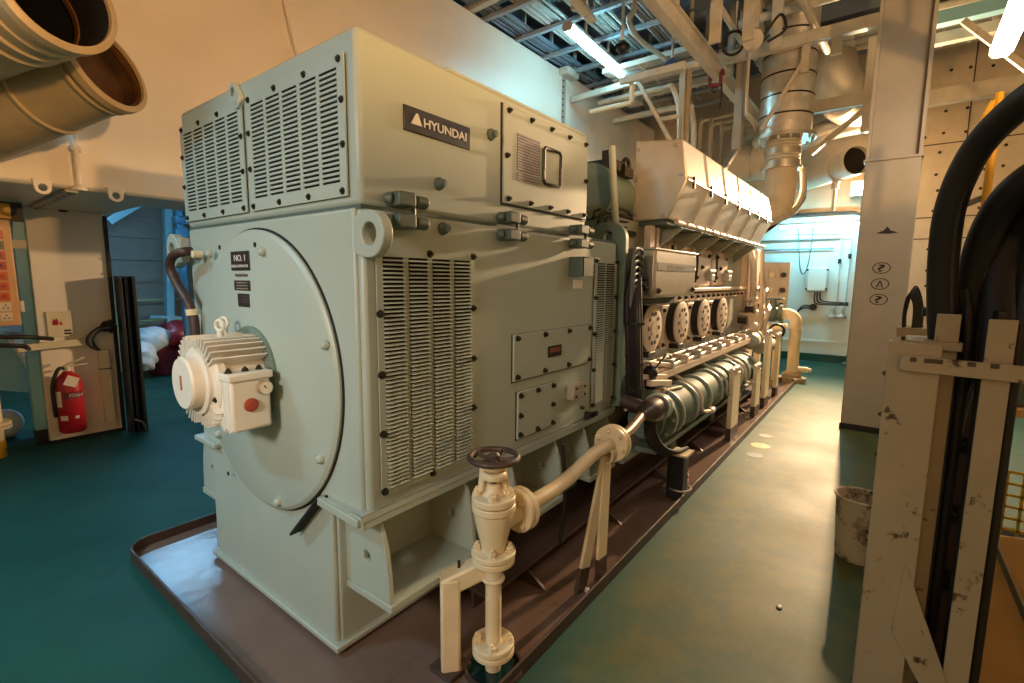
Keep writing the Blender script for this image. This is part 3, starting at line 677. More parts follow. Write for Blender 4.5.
# cable loom from the control box down to the coupling
LM = thing('cable_loom', 'thick black bundle of cables hanging between the generator and the steel control box', 'cables', (3.4, 1.45, .85))
rnd.seed(11)
for k in range(9):
    u, w = (k % 3 - 1) * .038, (k // 3 - 1) * .03
    b = B(); b.tube([(3.62, 1.5 + (k % 5) * .045, 1.68 + .05 * (k // 5)), (3.5 + u * .5, 1.52, 1.72 + .06 * (k % 4)), (3.40 + u, 1.49 + w, 1.55 + .03 * (k % 4)), (3.38 + u, 1.46 + w, 1.25), (3.42 + u, 1.46 + w, .95), (3.46 + u, 1.44 + w, .74)], .021, n=8); b.build('cable', M['black'], LM)
for k in range(7):
    b = B(); z = 1.62 + .045 * k; b.tube([(3.36, 1.5, 1.42 + .02 * k), (3.33, 1.47, z), (3.42, 1.48, z + .06), (3.56, 1.5, z + .03), (3.66, 1.52 + .02 * k, z - .03)], .011, n=7); b.build('thin_cable', M['rope'], LM)
for z in (1.4, 1.1, .9):
    b = B(); b.lathe((3.385 + (1.4 - z) * .1, 1.46, z), (0.05, 0, 1), [(.066, 0), (.073, 0), (.073, .014), (.066, .014)], n=20, cap0=False, cap1=False); b.build('cable_tie', M['blackp'], LM)
LM2 = thing('cable_run', 'black cables drooping from the coupling to the short black post', 'cables', (3.45, 1.3, .6))
for k in range(4):
    b = B(); b.tube([(3.42, 1.36 - k * .02, .74), (3.3 + .03 * k, 1.30 - k * .01, .60), (3.4 + .03 * k, 1.26 - k * .01, .48), (3.58 + .03 * k, 1.23 - k * .012, .41), (3.74 + .03 * k, 1.21 - k * .012, .40)], .016, n=8); b.build('cable', M['black'], LM2)
b = B(); b.box(3.66, 3.84, 1.12, 1.26, .375, .39); b.build('cable_cleat', M['cream'], LM2)
# ------------------------------------------------------------------ drip tray, foundation
TR = thing('drip_tray', 'red-brown drip tray with a low rim on the green floor under the generator', 'tray', (.8, 2.4, 0))
ty0, ty1, tx0, tx1 = 1.13, 3.64, .8, 9.45
def rounded(x0, x1, y0, y1, r, n=8):
    p = []
    for cx, cy_, a in ((x1 - r, y1 - r, 0), (x0 + r, y1 - r, PI / 2), (x0 + r, y0 + r, PI), (x1 - r, y0 + r, 1.5 * PI)):
        p += [(cx + r * math.cos(a + PI / 2 * i / n), cy_ + r * math.sin(a + PI / 2 * i / n)) for i in range(n + 1)]
    return p
o_ = rounded(tx0, tx1, ty0, ty1, .14); i_ = rounded(tx0 + .014, tx1 - .014, ty0 + .014, ty1 - .014, .128)
B().prism([(x, y, .001) for x, y in i_], (0, 0, .014)).build('tray_floor', M['brown'], TR)
B().holed([(x, y, 0) for x, y in o_], [(x, y, 0) for x, y in i_], (0, 0, .075)).build('tray_rim', M['brownd'], TR, bev=.003)
b = B(); b.lathe((1.515, 1.25, .015), (0, 0, 1), [(.13, 0), (.13, .02), (.118, .02), (.118, 0)], n=36, cap0=False, cap1=False); b.build('drain_collar', M['brownd'], TR)
b = B(); b.cyl((1.515, 1.25, .0155), (1.515, 1.25, .018), .118, n=36); b.build('drain_water', mat('dark_teal_bilge_water', '0C2A2A', .05), TR)
FD = thing('foundation_girders', 'dark brown steel foundation girders in the tray under the engine', 'foundation', (2, 2.4, .015))
for s, y0, y1 in ((1, 1.48, 1.825), (-1, 3.18, 3.5)):
    b = B(); b.box(1.75, 9.0, y0, y1, .105, .125); b.box(1.75, 9.0, (y0 + .1) if s > 0 else (y1 - .12), (y0 + .12) if s > 0 else (y1 - .1), .015, .105); b.box(3.4, 8.6, y0 + .14, y1 - .02, .125, .27)
    b.build('girder', M['brownd'], FD, bev=.003)
for k in range(7):
    x = 2.1 + k * .95
    b = B(); b.prism([(x, 1.6, .015), (x, 1.36, .015), (x, 1.5, .105), (x, 1.6, .105)], (.018, 0, 0)); b.build('gusset', M['brownd'], FD)
for x in (4.4, 5.7, 7.0):
    b = B(); b.box(x, x + .16, 1.5, 1.64, .125, .2); b.cyl((x + .08, 1.57, .2), (x + .08, 1.57, .25), .07, .05, n=14); b.build('mount', M['gend'], FD, bev=.006)
# ------------------------------------------------------------------ angle valve with handwheel
AV = thing('angle_valve', 'cream flanged angle valve with a dark handwheel at the tray edge', 'valve', (1.512, 1.25, .02))
vx, vy = 1.512, 1.25
def flange(b, z, r, t, x=vx, y=vy): b.lathe((x, y, z), (0, 0, 1), [(0, 0), (r, 0), (r, t), (0, t)], n=36)
b = B(); b.cyl((vx, vy, .02), (vx, vy, .545), .035, n=20); b.build('riser_pipe', M['cream'], AV)
for z, r in ((.10, .092), (.128, .092), (.525, .092), (.553, .095)):
    b = B(); flange(b, z, r, .024); b.build('flange', M['cream'], AV, bev=.004)
b = B(); b.lathe((vx, vy, .577), (0, 0, 1), [(.05, 0), (.055, .03), (.078, .12), (.085, .17), (.085, .2)], n=32); b.cyl((vx, vy, .70), (vx + .14, vy - .015, .70), .055, .05, n=24); b.build('valve_body', M['cream'], AV, ang=40)
for z in (.755, .79):
    b = B(); flange(b, z, .093, .032); b.build('bonnet_flange', M['cream'], AV, bev=.005)
for a in range(4):
    an = a * PI / 2 + .6; d = V((math.cos(an), math.sin(an), 0)) * .07
    bolt(AV, V((vx, vy, .822)) + d, (0, 0, 1), .016, M['cream'], .022); bolt(AV, V((vx, vy, .577)) + d, (0, 0, 1), .016, M['cream'], .022); bolt(AV, V((vx, vy, .152)) + d, (0, 0, 1), .016, M['cream'], .022)
b = B(); b.lathe((vx, vy, .822), (0, 0, 1), [(.05, 0), (.036, .02), (.03, .05)], n=20); b.bar((vx - .04, vy + .035, .84), (vx - .03, vy + .03, .955), .025, .02, (1, 0, 0)); b.bar((vx + .045, vy - .03, .84), (vx + .03, vy - .025, .955), .03, .02, (1, 0, 0)); b.lathe((vx, vy, .895), (0, 0, 1), [(.05, 0), (.055, .005), (.055, .022), (.045, .03)], n=20); b.lathe((vx, vy, .935), (0, 0, 1), [(.048, 0), (.056, .006), (.056, .024), (.04, .03)], n=20); b.build('yoke', M['cream'], AV, bev=.003)
b = B(); b.cyl((vx, vy, .86), (vx, vy, 1.0), .012, n=12); b.build('stem', M['rust'], AV)
b = B(); b.ring((vx, vy, .985), (0, 0, 1), .1, .0125, 40, 10); b.lathe((vx, vy, .965), (0, 0, 1), [(.026, 0), (.026, .03), (.015, .04)], n=16)
for k in range(5):
    a = 2 * PI * k / 5 + .3; d = V((math.cos(a), math.sin(a), 0)); b.tube([V((vx, vy, .975)) + d * .015, V((vx, vy, .975)) + d * .06, V((vx, vy, .985)) + d * .1], .009, n=8)
b.build('handwheel', M['rust'], AV)
dv = V((1, -.1, 0)).normalized()
for t in (.135, .165):
    b = B(); b.lathe(V((vx, vy, .70)) + dv * t, dv, [(0, 0), (.098, 0), (.098, .026), (0, .026)], n=36); b.build('outlet_flange', M['cream'], AV, bev=.004)
for a in range(4):
    an = a * PI / 2 + .78; bolt(AV, V((vx, vy, .70)) + dv * .135 + V((0, math.cos(an), math.sin(an))) * .073, -dv, .016, M['cream'], .02)
# pipe between valve and coupling
DP = thing('drain_line', 'cream pipe bending up from the angle valve to a bolted flange on two legs', 'pipe', (2.1, 1.22, .72))
b = B(); b.tube([(vx + .18, 1.23, .70), (1.8, 1.225, .70), (1.95, 1.22, .705), (2.12, 1.21, .735), (2.28, 1.205, .775), (2.38, 1.20, .785), (2.5, 1.2, .785)], .036, n=16); b.build('pipe', M['cream'], DP)
for x in (2.5, 2.535):
    b = B(); b.lathe((x, 1.2, .785), (1, .0, 0), [(0, 0), (.105, 0), (.105, .026), (0, .026)], n=36); b.build('flange', M['cream'], DP, bev=.004)
for a in range(6):
    an = a * PI / 3 + .3; bolt(DP, (2.5, 1.2 + .08 * math.cos(an), .785 + .08 * math.sin(an)), (-1, 0, 0), .016, M['cream'], .02)
b = B(); b.tube([(2.56, 1.2, .785), (2.8, 1.22, .787), (3.14, 1.28, .80)], .032, n=14); b.build('rusty_pipe', mat('brown_rusted_pipe', '8A6A40', .4, metal=.3, var=.2, scale=14), DP)
b = B(); b.tube([(2.35, 1.42, .78), (2.36, 1.41, .45), (2.3, 1.4, .2)], .012, n=8); b.build('thin_hose', M['black'], DP)
# A-shaped stand
ST = thing('pipe_stand', 'cream A-shaped two-legged stand with brown feet carrying the pipe flange', 'stand', (2.3, 1.2, .02))
for f in ((2.215, 1.215, .02), (2.40, 1.185, .02)):
    t = V((2.455, 1.2, .73)); f = V(f); m_ = f + (t - f) * .17
    b = B(); b.bar(m_, t, .10, .02, (0, 1, 0)); lg = b.build('leg', M['cream'], ST, bev=.003)
    b = B(); b.bar(f, m_, .103, .023, (0, 1, 0)); b.build('leg_foot', M['brownd'], lg)
    part(('stud',), lambda q: q.cyl((0, 0, 0), (0, 0, .02), .014, n=8), M['white'], 'stud', lg, f + V((.03, -.03, -.006)))
b = B(); b.lathe((2.44, 1.2, .735), (1, 0, 0), [(.04, 0), (.048, 0), (.048, .04), (.04, .04)], n=24, cap0=False, cap1=False); b.build('saddle', M['cream'], ST)
# bent support bracket beside the valve
EB = thing('pipe_bracket', 'cream bent box-section bracket clamped to the valve riser', 'bracket', (1.40, 1.395, .015))
b = B(); q0 = V((1.395, 1.395, .015)); q1 = V((1.395, 1.395, .42)); q2 = V((1.512, 1.292, .49))
b.bar(q0, q1 + V((0, 0, .04)), .095, .085, (1, -.9, 0)); b.bar(q1 - V((.025, -.02, .005)), q2, .085, .085, (0, 0, 1)); b.build('bracket_tube', M['cream'], EB, bev=.012)
b = B(); b.ring((vx, vy, .445), (0, 0, 1), .042, .009, 24, 8); b.build('u_bolt', M['cream'], EB)
b = B(); b.cyl((1.425, 1.37, .455), (1.425, 1.37, .52), .007, n=8); b.build('threaded_stud', M['bolt'], EB)
b = B(); b.box(1.33, 1.46, 1.33, 1.46, .015, .04); b.build('foot_plate', M['brownd'], EB)
# short black post with a brace
BP = thing('black_post', 'short black post with a slanting brace where the cables land', 'post', (3.72, 1.21, .015))
b = B(); b.bar((3.74, 1.21, .015), (3.74, 1.21, .385), .13, .13, (1, 0, 0)); b.build('post', M['blackp'], BP, bev=.01)
b = B(); b.bar((3.8, 1.25, .34), (4.2, 1.3, .03), .03, .08, (0, 1, 0)); b.build('brace', M['blackp'], BP)
b = B(); b.ring((3.74, 1.19, .1), (0, 0, 1), .085, .008, 24, 6); b.build('clamp_ring', M['steel'], BP)
# tall flat posts along the tray
def post(x, w, h, label, foot=.15):
    t = thing('flat_post', label, 'post', (x, 1.25, .015), 'cream flat posts along the tray edge')
    b = B(); b.bar((x, 1.25, foot), (x, 1.25, h), .05, w, (1, 0, 0)); b.build('post', M['cream'], t, bev=.004)
    b = B(); b.bar((x, 1.25, .015), (x, 1.25, foot), .055, w + .01, (1, 0, 0)); b.build('foot', M['brownd'], t)
    b = B(); b.cyl((x - .04, 1.24, h), (x - .04, 1.24, h + .06), .03, n=10); b.cyl((x - .12, 1.26, h + .03), (x + .14, 1.26, h + .04), .03, n=10); b.build('pipe_clip', M['engp'], t)
post(5.6, .3, .74, 'cream flat post nearest the black cable post')
post(6.75, .24, .62, 'cream flat post with a hose clip, third from the white elbow pipe')
post(7.35, .26, 1.0, 'cream tall post just beyond the shortest flat post')
post(8.15, .16, .9, 'narrow cream post next to the white elbow pipe')
# white elbow pipe at the far end of the tray
EP = thing('elbow_pipe', 'thick cream pipe rising from the floor and bending left into a grey valve', 'pipe', (9.62, 1.27, 0))
b = B(); b.tube([(9.62, 1.23, .06), (9.62, 1.23, .5), (9.62, 1.23, .98), (9.62, 1.25, 1.09), (9.62, 1.33, 1.16), (9.62, 1.45, 1.17)], .09, n=20); b.build('pipe', M['cream'], EP)
b = B(); b.lathe((9.62, 1.23, .9), (0, 0, 1), [(.09, 0), (.102, 0), (.102, .03), (.09, .03)], n=28, cap0=False, cap1=False); b.build('pipe_ring', M['cream'], EP)
b = B(); b.lathe((9.62, 1.23, .0), (0, 0, 1), [(.22, 0), (.22, .07), (.15, .08), (.15, .13), (.11, .17)], n=28); b.build('base_flange', M['creamd'], EP)
b = B(); b.cyl((9.62, 1.2, .22), (9.62, 1.0, .22), .05, n=14); b.cyl((9.62, 1.0, .22), (9.62, .95, .22), .035, n=12); b.build('side_branch', M['cream'], EP)
b = B(); b.cyl((9.62, 1.44, 1.17), (9.62, 1.5, 1.17), .15, n=24); b.sphere((9.62, 1.6, 1.15), .14, 18, 12); b.cyl((9.62, 1.6, 1.2), (9.62, 1.6, 1.4), .08, .05, n=16); b.ring((9.62, 1.6, 1.42), (0, 0, 1), .15, .016, 28, 6); b.bar((9.62, 1.45, 1.42), (9.62, 1.75, 1.42), .03, .02); b.build('grey_valve', M['clamp'], EP)
CS = thing('valve_stand', 'cream stand with two legs and a top plate under the grey valve', 'stand', (9.3, 1.75, 0))
b = B(); b.box(9.25, 9.7, 1.36, 1.9, .90, .99); b.build('top_plate', M['cream'], CS, bev=.02)
for y in (1.42, 1.72):
    b = B(); b.box(9.38, 9.5, y, y + .1, .015, .90); b.build('leg', M['cream'], CS, bev=.006)
# bucket
BK = thing('bucket', 'dirty white bucket with a rolled rim on the floor behind the cable rack', 'bucket', (3.62, .03, 0))
b = B(); b.lathe((3.62, .03, 0), (0, 0, 1), [(0, .003), (.108, .003), (.115, .02), (.135, .4), (.128, .4), (.109, .03), (0, .03)], n=40, cap0=False, cap1=False); b.build('bucket_body', M['bucket'], BK)
b = B(); b.ring((3.62, .03, .4), (0, 0, 1), .136, .009, 40, 8); b.build('bucket_rim', M['bucket'], BK)
b = B(); b.sphere((2.78, .326, .004), .022, 10, 6, (1, .7, .15)); tag(b.build('leaf_scrap', M['rope']), 'tiny dark scrap lying on the aisle floor left of the bucket', 'scrap')
# floor markings
def spot(x, y, rx, ry, c, label):
    o = B().lathe((0, 0, 0), (0, 0, 1), [(1, 0), (1, 1)], n=40)
    for v in o.v: v.x = x + v.x * rx; v.y = y + v.y * ry; v.z = .001 + v.z * .0015
    ob = o.build('floor_marker', mat('marker_' + c, c, .5, var=.15, scale=12), None); tag(ob, label, 'floor marking', 'round markings on the aisle floor')
spot(5.55, .945, .09, .095, 'C9A23A', 'yellow round spot painted on the aisle floor')
spot(5.95, .97, .07, .07, '4E6460', 'faint grey-blue round mark beyond the yellow spot')
spot(5.2, .93, .08, .075, '4A605E', 'faint grey-blue round mark on the near side of the yellow spot')
# ------------------------------------------------------------------ white casing along the left, ducts
CA = thing('ventilation_casing', 'huge white overhead casing running behind the generator', 'casing', (5, 5.9, 2.38))
b = B(); b.prism([(-1.6, 5.05, 2.38), (12.45, 5.05, 2.38), (12.45, 5.75, 2.38), (1.66, 5.75, 2.38), (1.66, 7.3, 2.38), (-1.6, 7.3, 2.38)], (0, 0, 3.12)); b.build('casing_shell', M['white'], CA, bev=.03)
b = B(); b.box(8.02, 8.06, 4.99, 5.06, 2.4, 5.5); b.build('joint_flange', M['grey'], CA)
for k in range(24): bolt(CA, (8.02, 5.02, 3.0 + k * .105), (-1, 0, 0), .012, M['bolt'])
b = B(); b.box(7.9, 8.3, 4.86, 5.05, 5.38, 5.5); b.build('end_bracket', M['ceilp'], CA, bev=.01)
for x in (.84, 1.275):
    n = 20; c = V((x, 5.05, 2.365)); out = []; inn = []
    for i in range(n):
        a = 2 * PI * i / n; d = V((math.cos(a), 0, math.sin(a)))
        p = c + d * .05
        if d.z > 0: p = c + V((max(-1, min(1, d.x * 1.4)) * .055, 0, .06))
        out.append(p); inn.append(c + d * .026)
    B().holed(out, inn, (0, -.03, 0)).build('casing_lug', M['white'], CA, bev=.004)
b = B(); b.cyl((1.045, 5.01, 2.42), (1.045, 5.01, 3.25), .022, n=12); b.cyl((1.045, 5.01, 2.66), (1.045, 5.01, 2.70), .034, n=12); b.lathe((1.045, 5.01, 2.37), (0, 0, 1), [(.05, 0), (.05, .02), (.02, .05)], n=16); b.build('drain_tube', M['white'], CA)
b = B(); b.tube([(2.75, 5.04, 4.6), (2.82, 5.0, 4.2), (2.95, 5.02, 3.7), (3.02, 5.02, 3.2)], .018, n=8); b.build('casing_conduit', M['white'], CA)
PT = thing('perforated_tray', 'perforated grey cable tray strip under the white casing', 'cable tray', (.9, 5.4, 2.33))
b = B(); a0 = P(34, 208, 'z', 2.36); a1 = P(72, 191, 'z', 2.36); b.bar(a0, a1, .075, .02); b.build('tray_strip', M['grey'], PT)
for k in range(8):
    p = a0 + (a1 - a0) * ((k + .5) / 8); part(('perf',), lambda q: q.cyl((0, 0, 0), (0, 0, .003), .014, n=10), M['dark'], 'slot', PT, p - V((0, 0, .0105)), (0, 0, -1))
b = B(); b.ring(P(63, 211, 'z', 2.35), (0, 0, 1), .03, .008, 18, 6); tag(b.build('hanging_ring', M['bolt']), 'small dark ring fixed under the white casing', 'ring')
# round duct mouths
def duct(name, label, mouth, ax, R, L, m, inner, ribs, deep):
    ax = V(ax).normalized(); mouth = V(mouth)
    t = thing(name, label, 'duct', mouth - ax * L * .5, 'round duct mouths above the white casing edge')
    b = B(); b.lathe(mouth - ax * L, ax, [(R, 0), (R, L), (R * .965, L), (R * .965, L - .5)], n=56, cap0=True, cap1=False); b.build('duct_shell', m, t, ang=30)
    b = B(); b.lathe(mouth - ax * deep, ax, [(0, 0), (R * .955, 0), (R * .955, deep - .02)], n=48, cap0=False, cap1=False); b.build('duct_lining', inner, t)
    b = B(); b.lathe(mouth - ax * (deep * .4), ax, [(R * .955, 0), (R * .92, .0), (R * .92, .03), (R * .955, .03)], n=48, cap0=False, cap1=False); b.build('lining_ring', M['duct_in2'], t)
    b = B(); b.lathe(mouth - ax * .06, ax, [(R, 0), (R + .025, .005), (R + .025, .05), (R, .06)], n=56, cap0=False, cap1=False); b.build('mouth_rim', m, t)
    for d in ribs:
        b = B(); b.lathe(mouth - ax * d, ax, [(R, 0), (R + .014, .008), (R + .014, .02), (R, .028)], n=56, cap0=False, cap1=False); b.build('duct_seam', m, t)
    return t
M['ductp'] = mat('cream_duct_paint', 'BFA67C', .42, var=.08, scale=5, dirt='7A5C38', dscale=4, dlo=.6, dhi=.8)
M['duct_in2'] = mat('rusty_duct_ring', '6E4A2C', .6, var=.3, scale=9)
M['duct_in'] = mat('brown_duct_lining', '5A3E26', .7, var=.3, scale=8)
# each mouth: centre at its own distance along the line of sight, axis from measured tilt
def mouth_at(px, py, dist, fwd, img_ang):
    d = (P(px, py, 'y', 4.0) - CO).normalized(); c = CO + d * dist
    r = (CR - d * CR.dot(d)).normalized(); u = r.cross(d); 
    a = math.radians(img_ang); e = r * math.cos(a) + u * math.sin(a)
    return c, e * math.sqrt(1 - fwd * fwd) - d * fwd
c, ax = mouth_at(109, 66, 4.3, .55, 21)
duct('round_duct', 'lower cream round duct with brown open mouth by the white casing', c, ax, .245, 1.5, M['ductp'], M['duct_in'], (.12, .5), .16)
c, ax = mouth_at(60, -7, 3.5, .78, 20)
duct('round_duct', 'upper cream ribbed duct with a big dark open mouth, nearest the picture corner', c, ax, .225, 1.3, M['ductp'], M['dark'], (.10, .18, .28, .38), .7)
# ------------------------------------------------------------------ pillar and what hangs on it
PI_ = thing('steel_pillar', 'broad cream steel pillar carrying the extinguisher, under the white casing', 'pillar', (1.28, 7.0, 0))
b = B(); b.box(.97, 1.575, 6.72, 7.2, .0, 2.378); b.build('pillar_body', M['white'], PI_, bev=.006)
b = B(); b.box(.965, 1.58, 6.715, 7.205, 0, .03)
b.build('pillar_foot', M['blackp'], PI_)
b = B(); b.box(1.565, 1.60, 6.70, 6.76, 0, 2.35); b.build('edge_strip', M['blackp'], PI_)
for k in range(14): bolt(PI_, (1.58, 6.70, .15 + k * .16), (0, -1, 0), .014, M['bolt'])
EX = thing('fire_extinguisher', 'red fire extinguisher hanging on the cream pillar', 'extinguisher', (1.19, 6.60, .10))
ex = (1.135, 6.60)
b = B(); b.lathe((*ex, .12), (0, 0, 1), [(.095, 0), (.11, .02), (.11, .50), (.09, .57), (.04, .62), (.025, .64), (0, .64)], n=32); b.build('cylinder', M['red'], EX, ang=40)
b = B(); b.cyl((*ex, .74), (*ex, .80), .03, n=14); b.bar((ex[0] - .02, ex[1], .81), (ex[0] + .14, ex[1] - .03, .88), .03, .018); b.bar((ex[0] - .02, ex[1], .80), (ex[0] + .16, ex[1] - .03, .815), .03, .015); b.build('valve_head', M['cream'], EX, bev=.003)
b = B(); b.tube([(ex[0], ex[1], .78), (ex[0] - .07, ex[1] - .02, .78), (ex[0] - .125, ex[1] - .03, .62), (ex[0] - .128, ex[1] - .03, .4), (ex[0] - .125, ex[1] - .03, .3)], .018, n=8); b.build('hose', M['black'], EX)
def wrap(z0, z1, a0, a1, m, name, r=.1115):
    q = []; nn = 12
    for i in range(nn + 1):
        a = a0 + (a1 - a0) * i / nn
        for z in (z0, z1): q.append((ex[0] + r * math.cos(a), ex[1] + r * math.sin(a), z))
    b = B(); b.add(q, [(2 * i, 2 * i + 2, 2 * i + 3, 2 * i + 1) for i in range(nn)]); return b.build(name, m, EX)
wrap(.48, .55, -2.2, -.6, M['bagr'], 'label_band'); wrap(.40, .56, -2.9, -2.35, M['white'], 'paper_label', .112)
wrap(.26, .31, -2.6, -2.0, M['white'], 'paper_label', .112); wrap(.27, .30, -1.5, -1.2, M['white'], 'paper_label', .112)
text('FOAM', (1.115, 6.4875, .495), (1, 0, 0), (0, 0, 1), .10, .035, M['ink'], EX)
b = B(); b.obox((1.14, 6.482, .66), (1, .0, -.5), V((.5, 0, 1)), (0, 1, 0), .09, .09, .003); b.build('tag', M['white'], EX)
b = B(); b.box(1.09, 1.18, 6.69, 6.72, .3, .34); b.box(1.09, 1.18, 6.69, 6.72, .55, .6); b.build('wall_bracket', M['red'], EX)
SG = thing('wall_sign', 'small cream sign with a red flame symbol on the pillar', 'sign', (1.14, 6.71, 1.2))
b = B(); b.box(1.04, 1.235, 6.708, 6.72, 1.1, 1.36); b.build('sign_panel', M['cream'], SG, bev=.002)
b = B(); b.prism([(1.085, 6.7075, 1.22), (1.12, 6.7075, 1.215), (1.13, 6.7075, 1.25), (1.115, 6.7075, 1.29), (1.105, 6.7075, 1.265), (1.095, 6.7075, 1.285), (1.082, 6.7075, 1.25)], (0, -.002, 0)); b.prism([(1.135, 6.7075, 1.22), (1.16, 6.7075, 1.22), (1.16, 6.7075, 1.23), (1.15, 6.7075, 1.235), (1.15, 6.7075, 1.25), (1.138, 6.7075, 1.25)], (0, -.002, 0)); b.build('red_symbol', M['red'], SG)
b = B()
for k in range(2): b.box(1.165, 1.22, 6.706, 6.708, 1.12 + k * .03, 1.137 + k * .03)
b.build('sign_text', M['blackp'], SG)
RL = thing('wall_rail', 'cream flat rail fixed across the pillar above the extinguisher', 'rail', (1.1, 6.7, 1.02))
b = B(); b.bar((.80, 6.68, 1.01), (1.34, 6.68, 1.035), .05, .07); b.build('rail_bar', M['cream'], RL, bev=.004)
CB = thing('wall_cables', 'black cables curving from a round gland into the pillar conduit', 'cables', (1.45, 6.66, 1.1))
b = B(); b.cyl((1.52, 6.72, 1.18), (1.52, 6.64, 1.18), .06, n=18)
for k in range(5): b.sphere((1.52 + .05 * math.cos(k * 1.26), 6.645, 1.18 + .05 * math.sin(k * 1.26)), .026, 8, 6)
b.build('gland', M['black'], CB)
for k in range(3):
    b = B(); b.tube([(1.52, 6.64, 1.19 - k * .02), (1.42, 6.62, 1.17 - k * .015), (1.33 + k * .02, 6.63, 1.08 - k * .01), (1.34 + k * .02, 6.65, .99), (1.42, 6.66, .93), (1.46, 6.67, .88)], .014, n=8); b.build('cable', M['black'] if k != 1 else M['rope'], CB)
CD = thing('conduit', 'cream square cable conduit running down the pillar beside the extinguisher', 'conduit', (1.46, 6.68, .05))
b = B(); b.bar((1.455, 6.675, .93), (1.46, 6.675, .13), .085, .06, (0, 1, 0)); b.build('conduit_cover', M['cream'], CD, bev=.005)
for z in (.72, .48, .2):
    b = B(); b.box(1.41, 1.51, 6.64, 6.71, z, z + .012); b.build('conduit_clip', M['brownd'] if z > .6 else M['cream'], CD)
# dark channel post right of the pillar
DKP = thing('dark_channel_post', 'dark grey steel channel post standing right of the cream pillar', 'post', (1.7, 6.6, 0))
b = B(); b.box(1.60, 1.75, 6.62, 6.66, 0, 1.72); b.box(1.60, 1.63, 6.5, 6.62, 0, 1.72); b.box(1.66, 1.69, 6.53, 6.62, 0, 1.7); b.box(1.72, 1.75, 6.5, 6.62, 0, 1.72); b.build('channel', mat('dark_slate_paint', '23282C', .4, var=.1), DKP, bev=.004)
b = B(); b.tube([(1.62, 6.46, .16), (1.68, 6.42, .12), (1.72, 6.44, .02)], .01, n=6); b.build('loose_wire', M['rope'], DKP)
# switch panel, its post, chute, standpipe at the left edge
SP = thing('switch_panel', 'buff switch panel with rows of red square buttons at the left picture edge', 'panel', (.74, 6.0, 1.3))
b = B(); x0, x1, z0, z1 = .43, .772, 1.285, 2.19
b.box(x0, x1, 6.0, 6.1, z0, z1); b.build('panel_box', M['buff'], SP, bev=.012)
M['btn'] = mat('orange_red_button', 'D8622E', .4); M['btng'] = mat('grey_button', '6E7A66', .4); M['btnw'] = mat('pale_button', 'E8D8BC', .4)
for r in range(9):
    for c_ in range(3):
        m = M['red'] if r in (0, 2, 3) else M['btng'] if r == 1 else M['btn'] if r < 7 else M['btnw']
        x = .762 - .045 - c_ * .1 - .035; z = 2.06 - r * .087
        part(('btn', m.name), lambda q: q.box(-.036, .036, -.036, .036, 0, .012), m, 'push_button', SP, (x, 6.0, z), (0, -1, 0))
        if r < 7: part(('btnlamp', r > 3), lambda q: q.cyl((0, 0, 0), (0, 0, .005), .018, n=12), M['red'] if r > 3 else M['redd'], 'button_cap', SP, (x, 5.988, z), (0, -1, 0))
        else:
            for e in ((-.014, -.01), (.014, -.01), (0, .014)): part(('btndot',), lambda q: q.cyl((0, 0, 0), (0, 0, .003), .006, n=8), M['blackp'], 'socket_hole', SP, (x + e[0], 5.988, z + e[1]), (0, -1, 0))
b = B(); b.box(.772, .80, 6.0, 6.08, 1.40, 1.5); b.build('side_socket', M['white'], SP, bev=.006)
b = B(); b.tube([(.55, 6.04, 1.285), (.62, 6.0, 1.2), (.8, 6.0, 1.18), (1.0, 6.3, 1.12)], .02, n=8); b.build('panel_cable', M['black'], SP)
b = B(); b.tube([(.45, 6.04, 1.14), (.75, 6.05, 1.1), (.86, 6.5, 1.02)], .02, n=8); b.build('panel_cable', M['black'], SP)
BB = thing('blue_post', 'light blue upright steel post behind the switch panel', 'post', (.9, 6.65, 0))
b = B(); b.box(P(9, 206, 'y', 6.8).x, .968, 6.78, 6.9, 0, 2.376); b.build('post', M['bluep'], BB, bev=.004)
b = B(); b.box(P(8.5, 206, 'y', 6.8).x, .9685, 6.777, 6.9, 0, .15); b.build('post_foot', M['blackp'], BB)
b = B(); b.box(P(7, 206, 'y', 6.8).x, .969, 6.765, 6.78, 1.98, 2.06); b.build('clamp_band', M['white'], BB)
YS = thing('warning_board', 'dark board with a yellow sign above the switch panel', 'sign', (.7, 6.3, 2.3))
b = B(); b.box(.45, .90, 6.3, 6.34, 2.2, 2.37); b.build('board', M['blackp'], YS); b = B(); b.box(.50, .82, 6.29, 6.3, 2.22, 2.35); b.build('yellow_sign', M['yellow'], YS)
CH = thing('blue_chute', 'light blue sloping steel panel below the switch panel', 'panel', (.8, 7.4, .3))
b = B(); b.prism([(.3, 7.3, 1.14), (.80, 7.3, 1.12), (1.06, 7.3, .42), (.72, 7.3, .52), (.3, 7.3, .72)], (0, .05, 0)); b.build('panel_plate', M['bluep'], CH, bev=.004)
b = B(); b.bar((.81, 7.29, 1.1), (1.06, 7.29, .43), .02, .03); b.build('edge_rib', M['white'], CH)
for x in (.4, .6):
    b = B(); b.box(x, x + .04, 7.33, 7.37, 0, .75); b.build('leg', M['bluep'], CH)
SPp = thing('standpipe', 'cream standpipe with a flange near the floor at the left picture edge', 'pipe', (.565, 6.6, 0))
b = B(); b.cyl((.565, 6.6, 0), (.565, 6.6, .95), .075, n=20); b.build('pipe', M['cream'], SPp)
b = B(); b.cyl((.565, 6.6, .0), (.565, 6.6, .16), .08, n=20); b.build('pipe_foot', M['yellow'], SPp)
for z in (.28, .315):
    b = B(); b.lathe((.565, 6.6, z), (0, 0, 1), [(0, 0), (.135, 0), (.135, .028), (0, .028)], n=24); b.build('flange', M['cream'], SPp)
